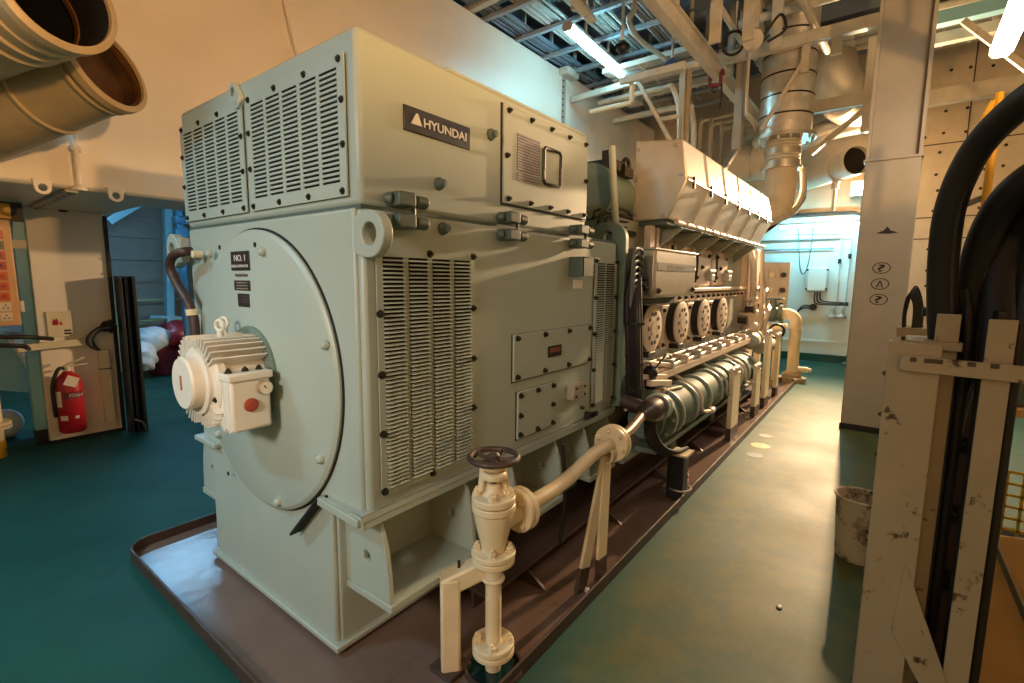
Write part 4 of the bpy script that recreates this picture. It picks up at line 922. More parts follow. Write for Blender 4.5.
b = B(); b.sphere((.72, 7.3, .16), .15, 14, 10, (1, .8, 1.05)); b.build('bag', M['bagw'], None); o = bpy.data.objects['bag']; tag(o, 'small pale bag on the floor behind the cream standpipe', 'bag')
# blue stair steelwork, tub with bags far left
S1 = thing('blue_upright', 'light blue steel upright in front of the grey corrugated wall', 'post', (3.3, 10.6, .9))
b = B(); b.bar((3.28, 10.6, 0), (3.46, 10.6, 3.6), .12, .16, (0, 1, 0)); b.build('upright', M['bluep'], S1, bev=.004)
b = B(); b.bar((3.0, 10.55, 1.0), (3.5, 10.55, .95), .05, .05); b.bar((3.36, 10.52, 1.85), (3.52, 10.52, 1.85), .05, .08); b.build('cross_bar', M['bluep'], S1)
S2 = thing('blue_brace', 'short light blue diagonal brace under the white casing edge', 'brace', (2.7, 10.4, 2.7))
b = B(); b.bar((2.5, 10.4, 2.62), (3.05, 10.4, 3.05), .1, .12); b.build('brace', M['bluep'], S2)
S3 = thing('blue_bracket', 'dark blue valve bracket beside the top left of the generator', 'bracket', (3.6, 9.6, 2.6))
b = B(); b.box(3.2, 3.3, 9.5, 9.6, 0, 3.0); b.box(3.14, 3.36, 9.44, 9.6, 2.1, 2.3); b.box(3.16, 3.36, 9.44, 9.6, 2.6, 2.72); b.cyl((3.24, 9.4, 2.45), (3.24, 9.6, 2.45), .1, n=16); b.build('bracket', mat('mid_blue_paint', '3E6E8A', .4, var=.1), S3, bev=.01)
S4 = thing('guard_rail', 'thin pale green rail in front of the corrugated wall above the bags', 'rail', (3.0, 10.9, 0))
b = B(); b.tube([(2.2, 10.9, 1.28), (4.6, 10.9, 1.28)], .015, smooth=False); b.tube([(2.62, 10.9, 0), (2.62, 10.9, 1.28)], .02, smooth=False); b.tube([(2.2, 10.9, .9), (4.6, 10.9, .9)], .02, smooth=False); b.build('rail', mat('pale_green_rail', 'B8C088', .5), S4)
TB = thing('tub', 'dark red round tub on the green floor holding plastic bags', 'tub', (3.05, 10.1, 0))
b = B(); b.lathe((3.08, 10.1, .02), (0, 0, 1), [(.0, 0), (.26, 0), (.36, .4), (.38, .44), (.35, .44), (.25, .04), (0, .04)], n=30, cap0=False, cap1=False); b.build('tub_shell', M['redd'], TB)
for k in range(4):
    a = k * PI / 2 + .5
    b = B(); b.cyl((3.08 + .2 * math.cos(a), 10.1 + .2 * math.sin(a), 0), (3.08 + .2 * math.cos(a), 10.1 + .2 * math.sin(a), .02), .04, n=10); b.build('caster', M['blackp'], TB)
def lumpy(c, r, sc, seed, amp=.18):
    b = B(); b.sphere(c, r, 26, 18, sc); rr = random.Random(seed); ph = [(rr.uniform(3, 9), rr.uniform(3, 9), rr.uniform(0, 6)) for _ in range(5)]
    for v in b.v:
        d = v - V(c); s = sum(math.sin(d.x / r * p[0] + d.z / r * p[1] + d.y / r * 4 + p[2]) for p in ph) / 5
        v += d * s * amp
    return b
tag(lumpy((2.80, 9.85, .66), .27, (1, .8, .8), 1).build('plastic_bag', M['bagw']), 'crumpled white plastic bag on the left of the red tub', 'bag')
tag(lumpy((3.22, 10.05, .70), .30, (1, .8, .8), 2).build('plastic_bag', M['bagr']), 'maroon plastic bag heaped in the red tub', 'bag')
tag(lumpy((2.66, 9.75, .40), .22, (.8, .8, 1.2), 3).build('plastic_bag', M['bagw']), 'lower pale blue-white bag leaning against the red tub', 'bag')
# ------------------------------------------------------------------ overhead steelwork
CR_ = thing('crane_rail', 'long cream overhead crane I-beam running along above the engine', 'beam', (6, 2.32, 4.75))
b = B(); b.ibeam((.5, 2.36, 4.9), (12.3, 2.36, 4.9), .11, .24, .02); b.build('i_beam', M['ceilp'], CR_)
for x in (3.6, 6.2, 8.8):
    b = B(); b.box(x, x + .1, 2.31, 2.41, 5.03, ZC); b.build('hanger', M['ceilp'], CR_)
TRY = thing('hoist_trolley', 'small red hoist trolley on the crane I-beam', 'trolley', (8.05, 2.36, 4.6))
b = B(); b.box(8.02, 8.14, 2.27, 2.29, 4.66, 4.83); b.box(8.02, 8.14, 2.43, 2.45, 4.66, 4.83); b.box(8.04, 8.12, 2.27, 2.45, 4.64, 4.68)
for x in (8.04, 8.12):
    b.cyl((x, 2.24, 4.83), (x, 2.27, 4.83), .035, n=16)
b.build('trolley_frame', M['redd'], TRY, bev=.005)
b = B(); b.ring((8.08, 2.36, 4.6), (1, 0, 0), .035, .01, 20, 8); b.tube([(8.06, 2.26, 4.66), (8.05, 2.25, 4.5), (8.06, 2.26, 4.3)], .012, n=6); b.build('hook_and_chain', M['bolt'], TRY)
def beam(name, label, p0, p1, w, h, m, cat='beam', sec='bar', group=None):
    p0 = V(p0); p1 = V(p1); b = B()
    if sec == 'i': b.ibeam(p0, p1, w, h, .015)
    elif sec == 'l': b.angle(p0, p1, w, .012)
    else: b.bar(p0, p1, w, h)
    o = b.build(name, m, None, bev=.004); tag(o, label, cat, group); return o
# deckhead stiffeners
labs = ['dark deckhead beam nearest the camera', 'second dark deckhead beam from the camera', 'third dark deckhead beam, above the start of the tube lamp', 'dark deckhead beam above the far end of the tube lamp', 'dark deckhead beam beyond the tube lamp', 'farthest dark deckhead beam by the back wall']
M['deckb'] = mat('dark_blue_deck_beam', '76828F', .5, var=.1, scale=3)
for k, x in enumerate((3.4, 5.0, 6.6, 8.2, 9.8, 11.4)):
    beam('deck_beam', labs[k], (x, YR, 6.08), (x, YL, 6.08), .16, .4, M['deckb'], sec='i', group='deckhead beams')
beam('cross_beam', 'pale cross channel level with the crane beam, carrying the triangular hanger', (7.0, 3.4, 4.62), (7.0, 2.45, 4.62), .07, .09, M['ceilp'])
beam('cross_beam', 'long cream cross beam left of the grey column, carrying the cable trays', (8.43, 2.6, 5.15), (8.43, .1, 5.15), .12, .16, M['ceilp'])
beam('cross_beam', 'pale cross beam at the top right of the grey column', (8.8, .1, 5.12), (8.8, -2.2, 5.12), .16, .16, M['bluep'])
beam('cross_beam', 'yellow-cream box beam on the back wall right of the column', (11.0, .4, 4.75), (11.0, -3.2, 4.75), .16, .24, M['ceilp'])
beam('cross_beam', 'second pale cross beam just under the bright one right of the column', (9.3, .1, 5.05), (9.3, -2.2, 5.05), .14, .14, M['ceilp'])
beam('diagonal_brace', 'cream diagonal brace descending behind the right tube lamp', (8.7, -.45, 5.0), (8.7, -1.55, 3.75), .07, .07, M['ceilp'], 'brace')
beam('cross_beam', 'slim pale beam across the deckhead corner over the generator', (5.6, 5.3, 5.55), (5.5, 3.3, 5.55), .1, .1, M['ceilp'])
beam('cross_beam', 'broad grey duct-like beam at the very top over the casing edge', (4.6, 5.4, 5.75), (4.5, 2.6, 5.75), .3, .12, M['ceilp'])
beam('cross_beam', 'thin pipe-like grey beam between tube lamp and casing', (8.3, 5.0, 5.05), (8.1, 2.6, 5.05), .08, .1, M['ceilp'])
beam('cross_beam', 'grey beam low over the far casing top', (9.6, 5.0, 5.35), (9.5, 2.6, 5.3), .1, .12, M['ceilp'])
# triangular hanger frame
TF = thing('ceiling_hanger', 'pale triangular ceiling hanger above the silver exhaust casing', 'frame', (7.4, 2.8, 4.3))
b = B(); b.angle((7.4, 2.62, 4.72), (7.4, 2.58, 3.2), .09, .012, (1, 0, 0)); b.build('upright', M['ceilp'], TF)
b = B(); b.bar((7.4, 3.30, 4.72), (7.4, 2.60, 3.5), .06, .05); b.build('diagonal', M['ceilp'], TF)
b = B(); b.bar((7.4, 2.95, 4.1), (7.4, 2.60, 4.1), .05, .05); b.build('tie', M['ceilp'], TF)
b = B(); b.bar((7.4, 3.32, 4.74), (7.4, 2.4, 4.74), .08, .06); b.build('head', M['ceilp'], TF)
b = B(); b.box(7.36, 7.44, 2.50, 2.54, 3.2, 4.7); b.build('second_upright', M['creamd'], TF)
LB = thing('loop_bracket', 'cream square-cornered tube loop under the ceiling beside the tube lamp', 'bracket', (7.4, 3.6, 4.5))
b = B(); b.bar((7.2, 3.30, 4.62), (7.2, 3.30, 4.36), .06, .06, (0, 1, 0)); b.bar((7.2, 3.30, 4.36), (7.2, 4.0, 4.36), .06, .06); b.bar((7.2, 3.30, 4.62), (7.0, 3.30, 4.62), .05, .05); b.build('tube', M['cream'], LB, bev=.01)
# vertical truss column left of the silver exhaust pipe
VC = thing('hanging_column', 'grey hanging column between the crane beam and the silver exhaust pipe', 'column', (8.6, 2.1, 3.7))
b = B(); b.ibeam((8.6, 2.12, 3.75), (8.6, 2.12, 6.2), .12, .12, .02, (1, 0, 0)); b.build('column', M['grey'], VC)
b = B(); b.bar((8.58, 2.12, 3.8), (7.9, 2.16, 3.3), .08, .06); b.build('leg', M['steel'], VC)
b = B(); b.lathe((7.85, 2.16, 3.25), (0, 0, 1), [(.1, -.08), (.1, 0), (.05, .05)], n=12); b.build('foot', M['blackp'], VC)
# exhaust riser
XR = thing('exhaust_riser', 'vertical silver foil-clad exhaust pipe with a grey bellows above the engine end', 'pipe', (8.9, 1.47, 3.0))
xc, yc = 8.9, 1.51
b = B(); b.lathe((xc, yc, 3.97), (0, 0, 1), [(.37, 0), (.37, 2.3)], n=40); b.build('foil_cladding', M['foil'], XR)
for z in (4.22, 4.5, 4.8, 5.1, 5.4):
    b = B(); b.lathe((xc, yc, z), (0, 0, 1), [(.371, 0), (.378, .006), (.378, .02), (.371, .026)], n=40, cap0=False, cap1=False); b.build('band', M['bolt'], XR)
b = B(); b.lathe((xc, yc, 3.9), (0, 0, 1), [(0, 0), (.44, 0), (.44, .05), (0, .05)], n=36); fl_ = b.build('flange', M['steel'], XR)
for k in range(16): bolt(XR, (xc + .40 * math.cos(k * PI / 8), yc + .40 * math.sin(k * PI / 8), 3.9), (0, 0, -1), .022, M['steel'], .04)
prof = []
for k in range(8): prof += [(.23, k * .05), (.25, k * .05 + .012), (.25, k * .05 + .038), (.23, k * .05 + .05)]
b = B(); b.lathe((xc, yc, 3.5), (0, 0, 1), prof, n=36); b.build('bellows', M['ceilp'], XR, ang=20)
for z in (3.5, 3.68):
    b = B(); b.lathe((xc, yc, z), (0, 0, 1), [(.24, 0), (.258, 0), (.258, .08), (.24, .08)], n=36, cap0=False, cap1=False); b.build('bellows_band', M['steel'], XR)
b = B(); b.tube([(xc, yc, 3.48), (xc, yc, 3.15), (xc - .04, yc + .04, 2.9), (xc - .25, yc + .25, 2.7), (xc - .6, yc + .5, 2.6)], .225, n=24); b.build('lagged_elbow', M['quilt'], XR)
b = B(); b.lathe((xc, yc, 3.46), (0, 0, 1), [(.0, 0), (.29, 0), (.29, .04), (0, .04)], n=32); b.build('flange', M['steel'], XR)
b = B(); b.tube([(xc + .2, yc - .27, 3.5), (xc + .2, yc - .29, 3.1), (xc, yc - .2, 2.8), (xc - .4, yc + .05, 2.6)], .05, n=10); b.build('bright_wrap', M['foil'], XR)
b = B(); b.tube([(xc + .26, yc - .3, 3.2), (xc + .22, yc - .3, 2.98), (xc - .1, yc - .12, 2.72), (xc - .5, yc + .1, 2.45)], .022, n=8); b.build('black_hose', M['black'], XR)
# support frame of the riser
RF = thing('pipe_support', 'cream steel support with slanting struts round the silver exhaust pipe', 'frame', (8.8, 1, 4.5))
b = B(); b.bar((8.45, 1.75, 4.0), (8.45, 1.2, 4.95), .05, .05, (1, 0, 0)); b.build('strut', M['ceilp'], RF)
b = B(); b.bar((9.1, 1.15, 3.7), (9.1, .52, 4.22), .07, .08, (1, 0, 0)); b.build('strut', M['ceilp'], RF)
b = B(); b.bar((9.1, 1.2, 4.38), (9.1, .35, 4.38), .1, .18); b.build('cross_arm', M['ceilp'], RF)
b = B(); b.box(9.05, 9.17, .42, .54, 3.9, 5.2); b.build('upright', M['ceilp'], RF)
for q in ((8.42, 8.50, 1.18, 1.28, 4.7, 5.08), (8.42, 8.50, .80, .93, 4.85, 5.08)): B().box(*q).build('gusset_plate', M['ceilp'], RF)
# lagged second exhaust behind, with a bright conical end
X2 = thing('lagged_duct', 'silver bulb-shaped lagged duct end beside the grey column', 'duct', (10.6, 1.0, 5))
b = B(); b.tube([(10.75, 1.15, 6.25), (10.7, 1.14, 5.9), (10.65, 1.12, 5.5), (10.7, 1.06, 5.2), (10.85, .95, 5.02)], lambda q: .26 + .16 * min(1, q * 1.25), n=28); b.build('clad_bend', M['sheet'], X2)
b = B(); b.tube([(10.86, .94, 5.0), (11.1, .78, 4.93), (11.4, .55, 4.95), (11.75, .3, 5.1)], .40, n=24); b.build('lagging', M['foil'], X2)
X3 = thing('lagged_pipe', 'crumpled foil-lagged pipe low behind the riser frame strut', 'pipe', (11.2, 1.2, 4.4))
b = B(); b.tube([(11.5, 2.2, 4.35), (11.45, 1.6, 4.5), (11.4, 1.0, 4.62), (11.4, .3, 4.65)], .2, n=18); b.build('lagging', M['foil'], X3)
X4 = thing('vent_pipe', 'cream horizontal pipe with a black open end left of the grey column', 'pipe', (11.3, 1.5, 3.85))
vm = P(857, 160, 'x', 10.8); va = V((-.80, -.60, 0)).normalized()
b = B(); b.lathe(vm - va * 1.7, va, [(.25, 0), (.25, 1.7), (.235, 1.7), (.235, 1.1)], n=32, cap1=False); b.build('pipe', M['quilt'], X4)
b = B(); b.cyl(vm - va * .12, vm - va * .10, .236, n=32); b.build('dark_bore', M['dark'], X4)
b = B(); b.lathe(vm - va * .5, va, [(.25, 0), (.28, 0), (.28, .06), (.25, .06)], n=32, cap0=False, cap1=False); b.cyl(vm - va * .55 - V((0, 0, .25)), vm - va * .55 - V((0, 0, .4)), .06, n=12); b.cyl(vm - va * .55 - V((0, 0, .4)), vm - va * .55 - V((0, 0, .8)), .03, n=10); b.build('collar', M['quilt'], X4)
TK = thing('lagged_tank', 'tan lagged round drum behind the exhaust bellows', 'tank', (11.6, 2.5, 4.2))
b = B(); b.lathe((11.5, 3.0, 4.2), (0, -1, 0), [(0, 0), (.3, .02), (.38, .1), (.38, .9), (.3, .98), (0, 1.0)], n=32); b.build('drum', M['quilt'], TK, ang=30)
b = B(); b.lathe((11.5, 2.5, 4.2), (0, -1, 0), [(.381, 0), (.388, 0), (.388, .03), (.381, .03)], n=32, cap0=False, cap1=False); b.build('band', M['steel'], TK)
# pipe rack on the back bulkhead
pl_ = ['leftmost cream bent riser pipe on the back bulkhead', 'second cream bent riser pipe from the left', 'third cream bent riser pipe from the left', 'fourth cream bent riser pipe, near the hanging column', 'rightmost cream bent riser pipe behind the hanging column']
for k in range(5):
    y = 3.75 - k * .24; zt = 5.35 - .13 * k
    t = thing('bulkhead_pipe', pl_[k], 'pipe', (11.9, y, 3.2), 'bent riser pipes on the back bulkhead')
    b = B(); b.tube([(11.9, y, 0), (11.9, y, zt - .25), (11.9, y - .02, zt - .06), (11.9, y - .1, zt), (11.9, y - .3, zt), (11.9, y - 1.1, zt)], .045, n=10); b.build('pipe', M['ceilp'], t)
    b = B(); b.lathe((11.9, y, 4.35), (0, 0, 1), [(.046, 0), (.07, 0), (.07, .05), (.046, .05)], n=14, cap0=False, cap1=False); b.build('coupling', M['ceilp'], t)
beam('pipe_rail', 'flat cream rail across the bent riser pipes', (11.8, 4.1, 4.05), (11.8, 2.5, 4.12), .05, .06, M['ceilp'], 'rail')
# cable trays full of cables: each tray carries its bundle
def tray(label, x0, y0, y1, z, n, m, w=.6):
    t = thing('cable_tray', label, 'cable tray', (x0, (y0 + y1) / 2, z), 'cable trays under the deckhead')
    b = B()
    for dx in (0, w): b.bar((x0 + dx, y0, z), (x0 + dx, y1, z), .02, .08)
    k = 0
    for i in range(int(abs(y1 - y0) / .35)): b.bar((x0, y0 + (y1 - y0) * (i + .5) / int(abs(y1 - y0) / .35), z - .03), (x0 + w, y0 + (y1 - y0) * (i + .5) / int(abs(y1 - y0) / .35), z - .03), .05, .015)
    b.build('tray_ladder', M['ceilp'], t)
    for i in range(n):
        x = x0 + .04 + (w - .08) * (i + .5) / n; b = B(); ph = rnd.random() * 6
        b.tube([(x + .012 * math.sin(ph + q), y0 + (y1 - y0) * q / 6, z + .01 + .01 * math.cos(ph + 2 * q)) for q in range(7)], .03 * w / n * 9 / .6, n=7, k=3); b.build('cable', m[i % len(m)], t)
cbm = [mat('pale_sheathed_cable', 'B8B0A4', .45), mat('silver_braided_cable', 'C8C2B8', .35, metal=.5, var=.2, scale=40), mat('grey_sheathed_cable', '8E8A86', .5)]
tray('cable tray packed with pale cables beside the tube lamp', 7.95, 4.2, 2.5, 5.25, 9, cbm, 1.0)
tray('cable tray packed with cables at the top left of the grey column', 7.5, 2.0, .2, 5.75, 10, cbm, .9)
tray('cable tray behind the long cream cross beam', 9.6, 2.3, .2, 5.7, 10, cbm, 1.1)
tray('dim cable tray in the far deckhead right of the column', 10.2, .2, -2.6, 5.55, 8, cbm, .8)
tray('cable tray over the far end of the white casing', 9.9, 4.8, 2.8, 5.6, 8, cbm, .9)
# round junction box with loops
JB = thing('junction_box', 'pale round junction box with looping cables under the deckhead', 'junction box', (7.6, 1.7, 5.0))
b = B(); b.cyl((7.55, 1.75, 4.98), (7.45, 1.72, 4.9), .13, n=22); b.build('box', M['ceilp'], JB, bev=.01)
b = B(); b.ring((7.5, 1.98, 4.95), (1, 0, .3), .14, .018, 26, 8); b.build('cable_loop', M['black'], JB)
b = B(); b.tube([(7.5, 1.6, 4.95), (7.5, 1.42, 5.15), (7.5, 1.35, 4.95), (7.5, 1.55, 4.85)], .018, n=8); b.build('cable_loop', M['black'], JB)
b = B(); b.box(7.52, 7.58, 1.68, 1.8, 4.9, 6.2); b.build('hanger', M['ceilp'], JB)
for k, (x, y, lab) in enumerate(((6.4, 3.1, 'thin hanging rod with a dark bulb left of the crane beam'), (7.3, 2.75, 'thin hanging rod with a blue lamp guard above the hanger frame'))):
    t = thing('hanging_lamp', lab, 'lamp', (x, y, 4.7))
    b = B(); b.cyl((x, y, 4.85), (x, y, ZC), .02, n=8); b.build('rod', M['ceilp'], t)
    b = B(); b.sphere((x, y, 4.8), .08, 14, 10); b.lathe((x, y, 4.8), (0, 0, 1), [(.11, 0), (.1, .02), (.03, .08)], n=16, cap0=False); b.build('lamp_guard', M['blackp'] if k == 0 else mat('blue_guard', '4A5C8C', .4), t)
# tubes and small steel near the upper left casing edge
pp = [('slim pale conduit crossing the deckhead corner', (6.0, 5.6, 5.75), (5.9, 2.4, 5.7), .03), ('blue-lit thick pipe along the deckhead over the casing', (4.2, 5.2, 5.85), (11.8, 5.3, 5.85), .09), ('second thin pipe along the deckhead over the casing', (4.2, 4.7, 5.95), (11.8, 4.8, 5.95), .05), ('thick grey pipe parallel to the crane beam on its left', (4.0, 3.1, 5.7), (11.8, 3.1, 5.7), .1), ('thin cream pipe close beside the crane beam', (3.0, 2.62, 5.05), (7.3, 2.62, 5.05), .03), ('pale pipe crossing right of the crane beam', (8.2, 2.1, 5.5), (8.2, .2, 5.5), .06), ('thin pipe crossing high behind the tube lamp', (9.0, 4.9, 5.4), (8.9, 2.5, 5.42), .045), ('thick cream pipe slanting down behind the crane beam', (7.5, 1.88, 6.1), (9.3, 1.94, 5.2), .08)]
for lab, p0, p1, r in pp:
    tag(B().cyl(p0, p1, r, n=14).build('overhead_pipe', M['ceilp']), lab, 'pipe', 'overhead pipes')
for k, (lab, y, x) in enumerate((('left tall grey hanger strap at the top beside the crane beam', 2.05, 6.9), ('wide cream hanger plate right of the crane beam', 1.75, 7.3), ('cream hanger plate between junction box and hanging column', 1.55, 8.0))):
    beam('hanger_plate', lab, (x, y, 4.75 + k * .1), (x, y, ZC), .14, .05, M['ceilp'], 'hanger')
SH = thing('lamp_hanger', 'grey bracket with a looped cable above the near end of the tube lamp', 'bracket', (5.7, 3.5, 5.1))
b = B(); b.bar((5.55, 3.45, 5.25), (6.3, 3.5, 5.2), .12, .05); b.box(5.9, 5.95, 3.4, 3.6, 5.2, ZC); b.build('bracket', M['ceilp'], SH, bev=.005)
b = B(); b.tube([(5.6, 3.6, 5.2), (5.7, 3.5, 5.5), (5.9, 3.4, 5.5), (6.0, 3.35, 5.2)], .03, n=8); b.build('cable', M['rope'], SH)
# tube lamps: body, diffuser, end caps
def tube_lamp(label, c, d, L, w, em, hang):
    c = V(c); d = V(d).normalized(); a = d.cross(V((0, 0, 1))).normalized(); u = a.cross(d)
    t = thing('tube_lamp', label, 'lamp', c, 'fluorescent tube lamps')
    b = B(); b.obox(c + V((0, 0, .045)), d, a, V((0, 0, 1)), L, w * .8, .05); b.build('lamp_body', M['grey'], t, bev=.006)
    b = B(); sec = [(-.5, 0), (-.5, -.3), (-.3, -.55), (.3, -.55), (.5, -.3), (.5, 0)]
    b.prism([c - d * (L / 2 - .03) + a * (s * w) + V((0, 0, .02 + q * w)) for s, q in sec], d * (L - .06)); b.build('diffuser', em, t, bev=.004)
    for s in (-1, 1):
        b = B(); b.prism([c + d * (s * (L / 2 - .015) - .015) + a * (s_ * w * 1.04) + V((0, 0, .03 + q * w * 1.04)) for s_, q in sec], d * .03); b.build('end_cap', M['grey'], t)
    for h in hang:
        b = B(); p = c + d * h; b.bar(p + V((0, 0, .07)), V((p.x, p.y, p.z + .5)), .03, .03, (1, 0, 0)); b.build('hanger', M['grey'], t)
    return t
E1 = emis('cool_tube_glow', '92DEF6', 40); E2 = emis('white_tube_glow', 'FFF0DC', 38); E3 = emis('bulkhead_tube_glow', '7CDCF0', 105); E4 = emis('stair_tube_glow', '8CC8F0', 85)
p0 = P(567, 26, 'z', 5.25); p1 = P(622, 74, 'z', 5.25)
tube_lamp('bright cool tube lamp under the deckhead over the white casing', (p0 + p1) / 2, p1 - p0, (p1 - p0).length, .15, E1, (-.4, .4))
p0 = P(1001, 51, 'z', 3.75); p1 = V((4.6, p0.y + .02, 3.75))
tube_lamp('bright tube lamp cut off by the top right picture corner', (p0 + p1) / 2, p1 - p0, (p1 - p0).length, .15, E2, (-.4, .4))
tube_lamp('tube lamp glowing along the top of the white bulkhead at the aisle end', (11.95, 1.28, 2.87), (0, 1, 0), 1.45, .09, E3, ())
tube_lamp('tube lamp hidden behind the white casing over the stair space', (2.4, 8.3, 2.74), (1, 0, 0), 1.3, .14, E4, (-.4, .4))
M['bear'] = mat('blue_grey_bearer_paint', '99A0A8', .5, var=.08)
# bearers, hangers and thin runs that fill the deckhead between the casing and the crane beam
ords = ['first', 'second', 'third', 'fourth', 'fifth', 'sixth', 'seventh', 'eighth', 'ninth', 'tenth']
for k in range(10):
    x = 4.3 + k * .78; y0, y1 = 5.2, 2.7
    t = thing('tray_bearer', ords[k] + ' slim cross bearer from the camera under the deckhead over the casing', 'bearer', (x, 3.9, 5.6), 'slim cross bearers under the deckhead')
    b = B(); b.bar((x, y0, 5.5), (x, y1, 5.5), .07, .05); b.bar((x + .03, y0, 5.53), (x + .03, y1, 5.53), .01, .08); b.build('channel', M['bear'], t)
    for y in (4.9, 3.8, 2.8):
        b = B(); b.bar((x, y, 5.5), (x, y, ZC), .05, .04, (1, 0, 0)); b.build('hanger', M['ceilp'], t)
rnd.seed(21)
runs = [('dark blue cable run nearest the casing over the cross bearers', 4.95, M['deckb'], 5), ('pale cable run second from the casing over the cross bearers', 4.35, cbm[0], 6), ('silver cable run third from the casing over the cross bearers', 3.75, cbm[1], 6), ('grey cable run beside the crane beam over the cross bearers', 3.15, cbm[2], 5)]
for lab, y, m, n in runs:
    t = thing('cable_run', lab, 'cables', (4, y, 5.56), 'cable runs over the cross bearers')
    for i in range(n):
        b = B(); ph = rnd.random() * 6
        b.tube([(3.9 + q * 1.05, y + (i - n / 2) * .07 + .015 * math.sin(ph + q * 1.7), 5.57 + .012 * math.cos(ph * 2 + q)) for q in range(8)], .024 + .012 * rnd.random(), n=7, k=3); b.build('cable', m, t)
tag(B().box(9.4, 9.7, 4.2, 4.5, 5.18, 5.46).build('cable_box', M['ceilp'], None, bev=.02), 'pale box at the far end of the cross bearers', 'box')
bp = [('bent cream pipe loop dropping beside the tube lamp', [(6.3, 2.9, 5.9), (6.3, 2.9, 5.2), (6.35, 3.0, 5.1), (6.9, 3.1, 5.1), (7.6, 3.1, 5.15), (8.4, 3.1, 5.2)], .035), ('bent pale pipe crossing under the crane beam', [(8.6, 4.6, 5.0), (8.6, 3.4, 5.0), (8.6, 3.2, 4.95), (8.7, 3.1, 4.5), (8.8, 3.1, 3.4)], .045), ('second bent pale pipe beyond the crane beam', [(9.4, 4.7, 4.9), (9.4, 3.3, 4.9), (9.45, 3.15, 4.8), (9.5, 3.1, 4.3), (9.5, 3.1, 3.2)], .05), ('twin thin conduit beside the hanging column', [(8.3, 1.95, 6.0), (8.3, 1.95, 4.4), (8.35, 1.9, 4.2), (8.9, 1.9, 4.1)], .022), ('pale pipe along the top of the silver casing', [(5.2, 2.25, 5.9), (5.2, 2.2, 5.4), (5.4, 2.1, 5.3), (8.4, 2.05, 5.25)], .04), ('slanting cream pipe at the top between junction box and column', [(7.4, 1.3, 6.1), (7.6, 1.25, 5.5), (7.9, 1.2, 5.35), (9.6, 1.1, 5.35)], .05), ('cream pipe crossing behind the grey column top', [(9.6, 1.6, 5.6), (9.6, -.6, 5.6), (9.65, -.8, 5.55), (9.7, -.9, 4.9)], .05)]
for lab, pts, r in bp: tag(B().tube(pts, r, n=10).build('bent_pipe', M['ceilp']), lab, 'pipe', 'bent pipes under the deckhead')
# ------------------------------------------------------------------ column
CL = thing('steel_column', 'tall grey steel column with black stencilled circles beside the aisle', 'column', (7.0, .09, 0))
b = B(); b.box(6.85, 7.25, -.155, .335, 0, 3.05); b.build('cased_lower_part', M['grey'], CL, bev=.012)
b = B(); b.box(6.85, 7.25, .30, .335, 3.05, ZC); b.box(6.85, 7.25, -.155, -.12, 3.05, ZC); b.box(6.93, 6.96, -.12, .30, 3.05, ZC); b.build('h_section', M['grey'], CL, bev=.004)
b = B(); b.box(6.835, 7.0, -.17, .35, 3.04, 3.065); b.build('ledge_plate', M['grey'], CL, bev=.003)
b = B(); b.box(6.84, 7.26, -.165, .345, 0, .07); b.build('base_band', M['blackp'], CL)
xx = 6.8485
def decal_ring(y, z):
    b = B(); nn = 36
    b.holed([V((xx, y + .082 * math.cos(2 * PI * i / nn), z + .062 * math.sin(2 * PI * i / nn))) for i in range(nn)], [V((xx, y + .074 * math.cos(2 * PI * i / nn), z + .055 * math.sin(2 * PI * i / nn))) for i in range(nn)], (-.002, 0, 0)); return b.build('stencil_ring', M['blackp'], CL)
for px, py, s in ((881.5, 268, '?'), (880, 284, '^'), (878.5, 299.5, '?')):
    c = P(px, py, 'x', xx); decal_ring(c.y, c.z)
    text({'?': '?', '^': 'Λ'}[s], (xx - .001, c.y + .035, c.z - .038), (0, -1, 0), (0, 0, 1), .065, .076, M['blackp'], CL, 'stencil_mark', .002, .01)
c = P(887, 231, 'x', xx); b = B(); b.prism([(xx, c.y + .1, c.z - .02), (xx, c.y + .03, c.z + .005), (xx, c.y, c.z + .05), (xx, c.y - .03, c.z + .005), (xx, c.y - .1, c.z - .02), (xx, c.y - .02, c.z - .03)], (-.002, 0, 0)); b.build('stencil_mark', M['blackp'], CL)
# ------------------------------------------------------------------ cable rack
RK = thing('cable_rack', 'worn cream steel rack with upright flat bars holding thick black cables', 'rack', (2.1, -.15, 0))
b = B(); b.box(2.0, 2.012, -.145, -.012, 0, 1.53); b.box(2.012, 2.10, -.024, -.012, 0, 1.53); b.build('channel_post', M['creamd'], RK, bev=.003)
for k in range(9): bolt(RK, (2.03, -.011, .3 + k * .14), (0, 1, 0), .006, M['brownd'], .006, 'rivet')
b = B(); b.prism([P(x, y, 'x', 1.995) for x, y in ((905, 562), (947, 683), (975, 765), (938, 765), (918, 683), (891, 632))], (.01, 0, 0)); b.build('diagonal_brace', M['creamd'], RK, bev=.003)
b = B(); b.box(2.12, 2.13, -.190, -.130, 0, 1.62); b.build('flat_bar', M['creamd'], RK, bev=.002)
b = B(); b.box(2.0, 2.01, -.302, -.24, 0, 1.615); b.build('flat_bar', M['creamd'], RK, bev=.002)
b = B(); b.bar((1.985, -.045, 1.466), (1.985, -.62, 1.455), .01, .05, (0, 0, 1)); hb = b.build('cross_strap', M['creamd'], RK, bev=.003)
for y, w in ((-.075, .01), (-.12, .028), (-.21, .012), (-.26, .012), (-.4, .012)):
    b = B(); b.box(1.978, 1.981, y - w, y + w * .6, 1.472, 1.486); b.build('slot', M['brownd'], hb)
b = B(); b.box(2.40, 2.41, -.30, -.19, .1, 1.62); b.build('back_plate', M['brownd'], RK)
b = B(); b.box(2.1, 2.3, -.2, -.06, 1.50, 1.53); b.build('top_bracket', M['creamd'], RK, bev=.004)
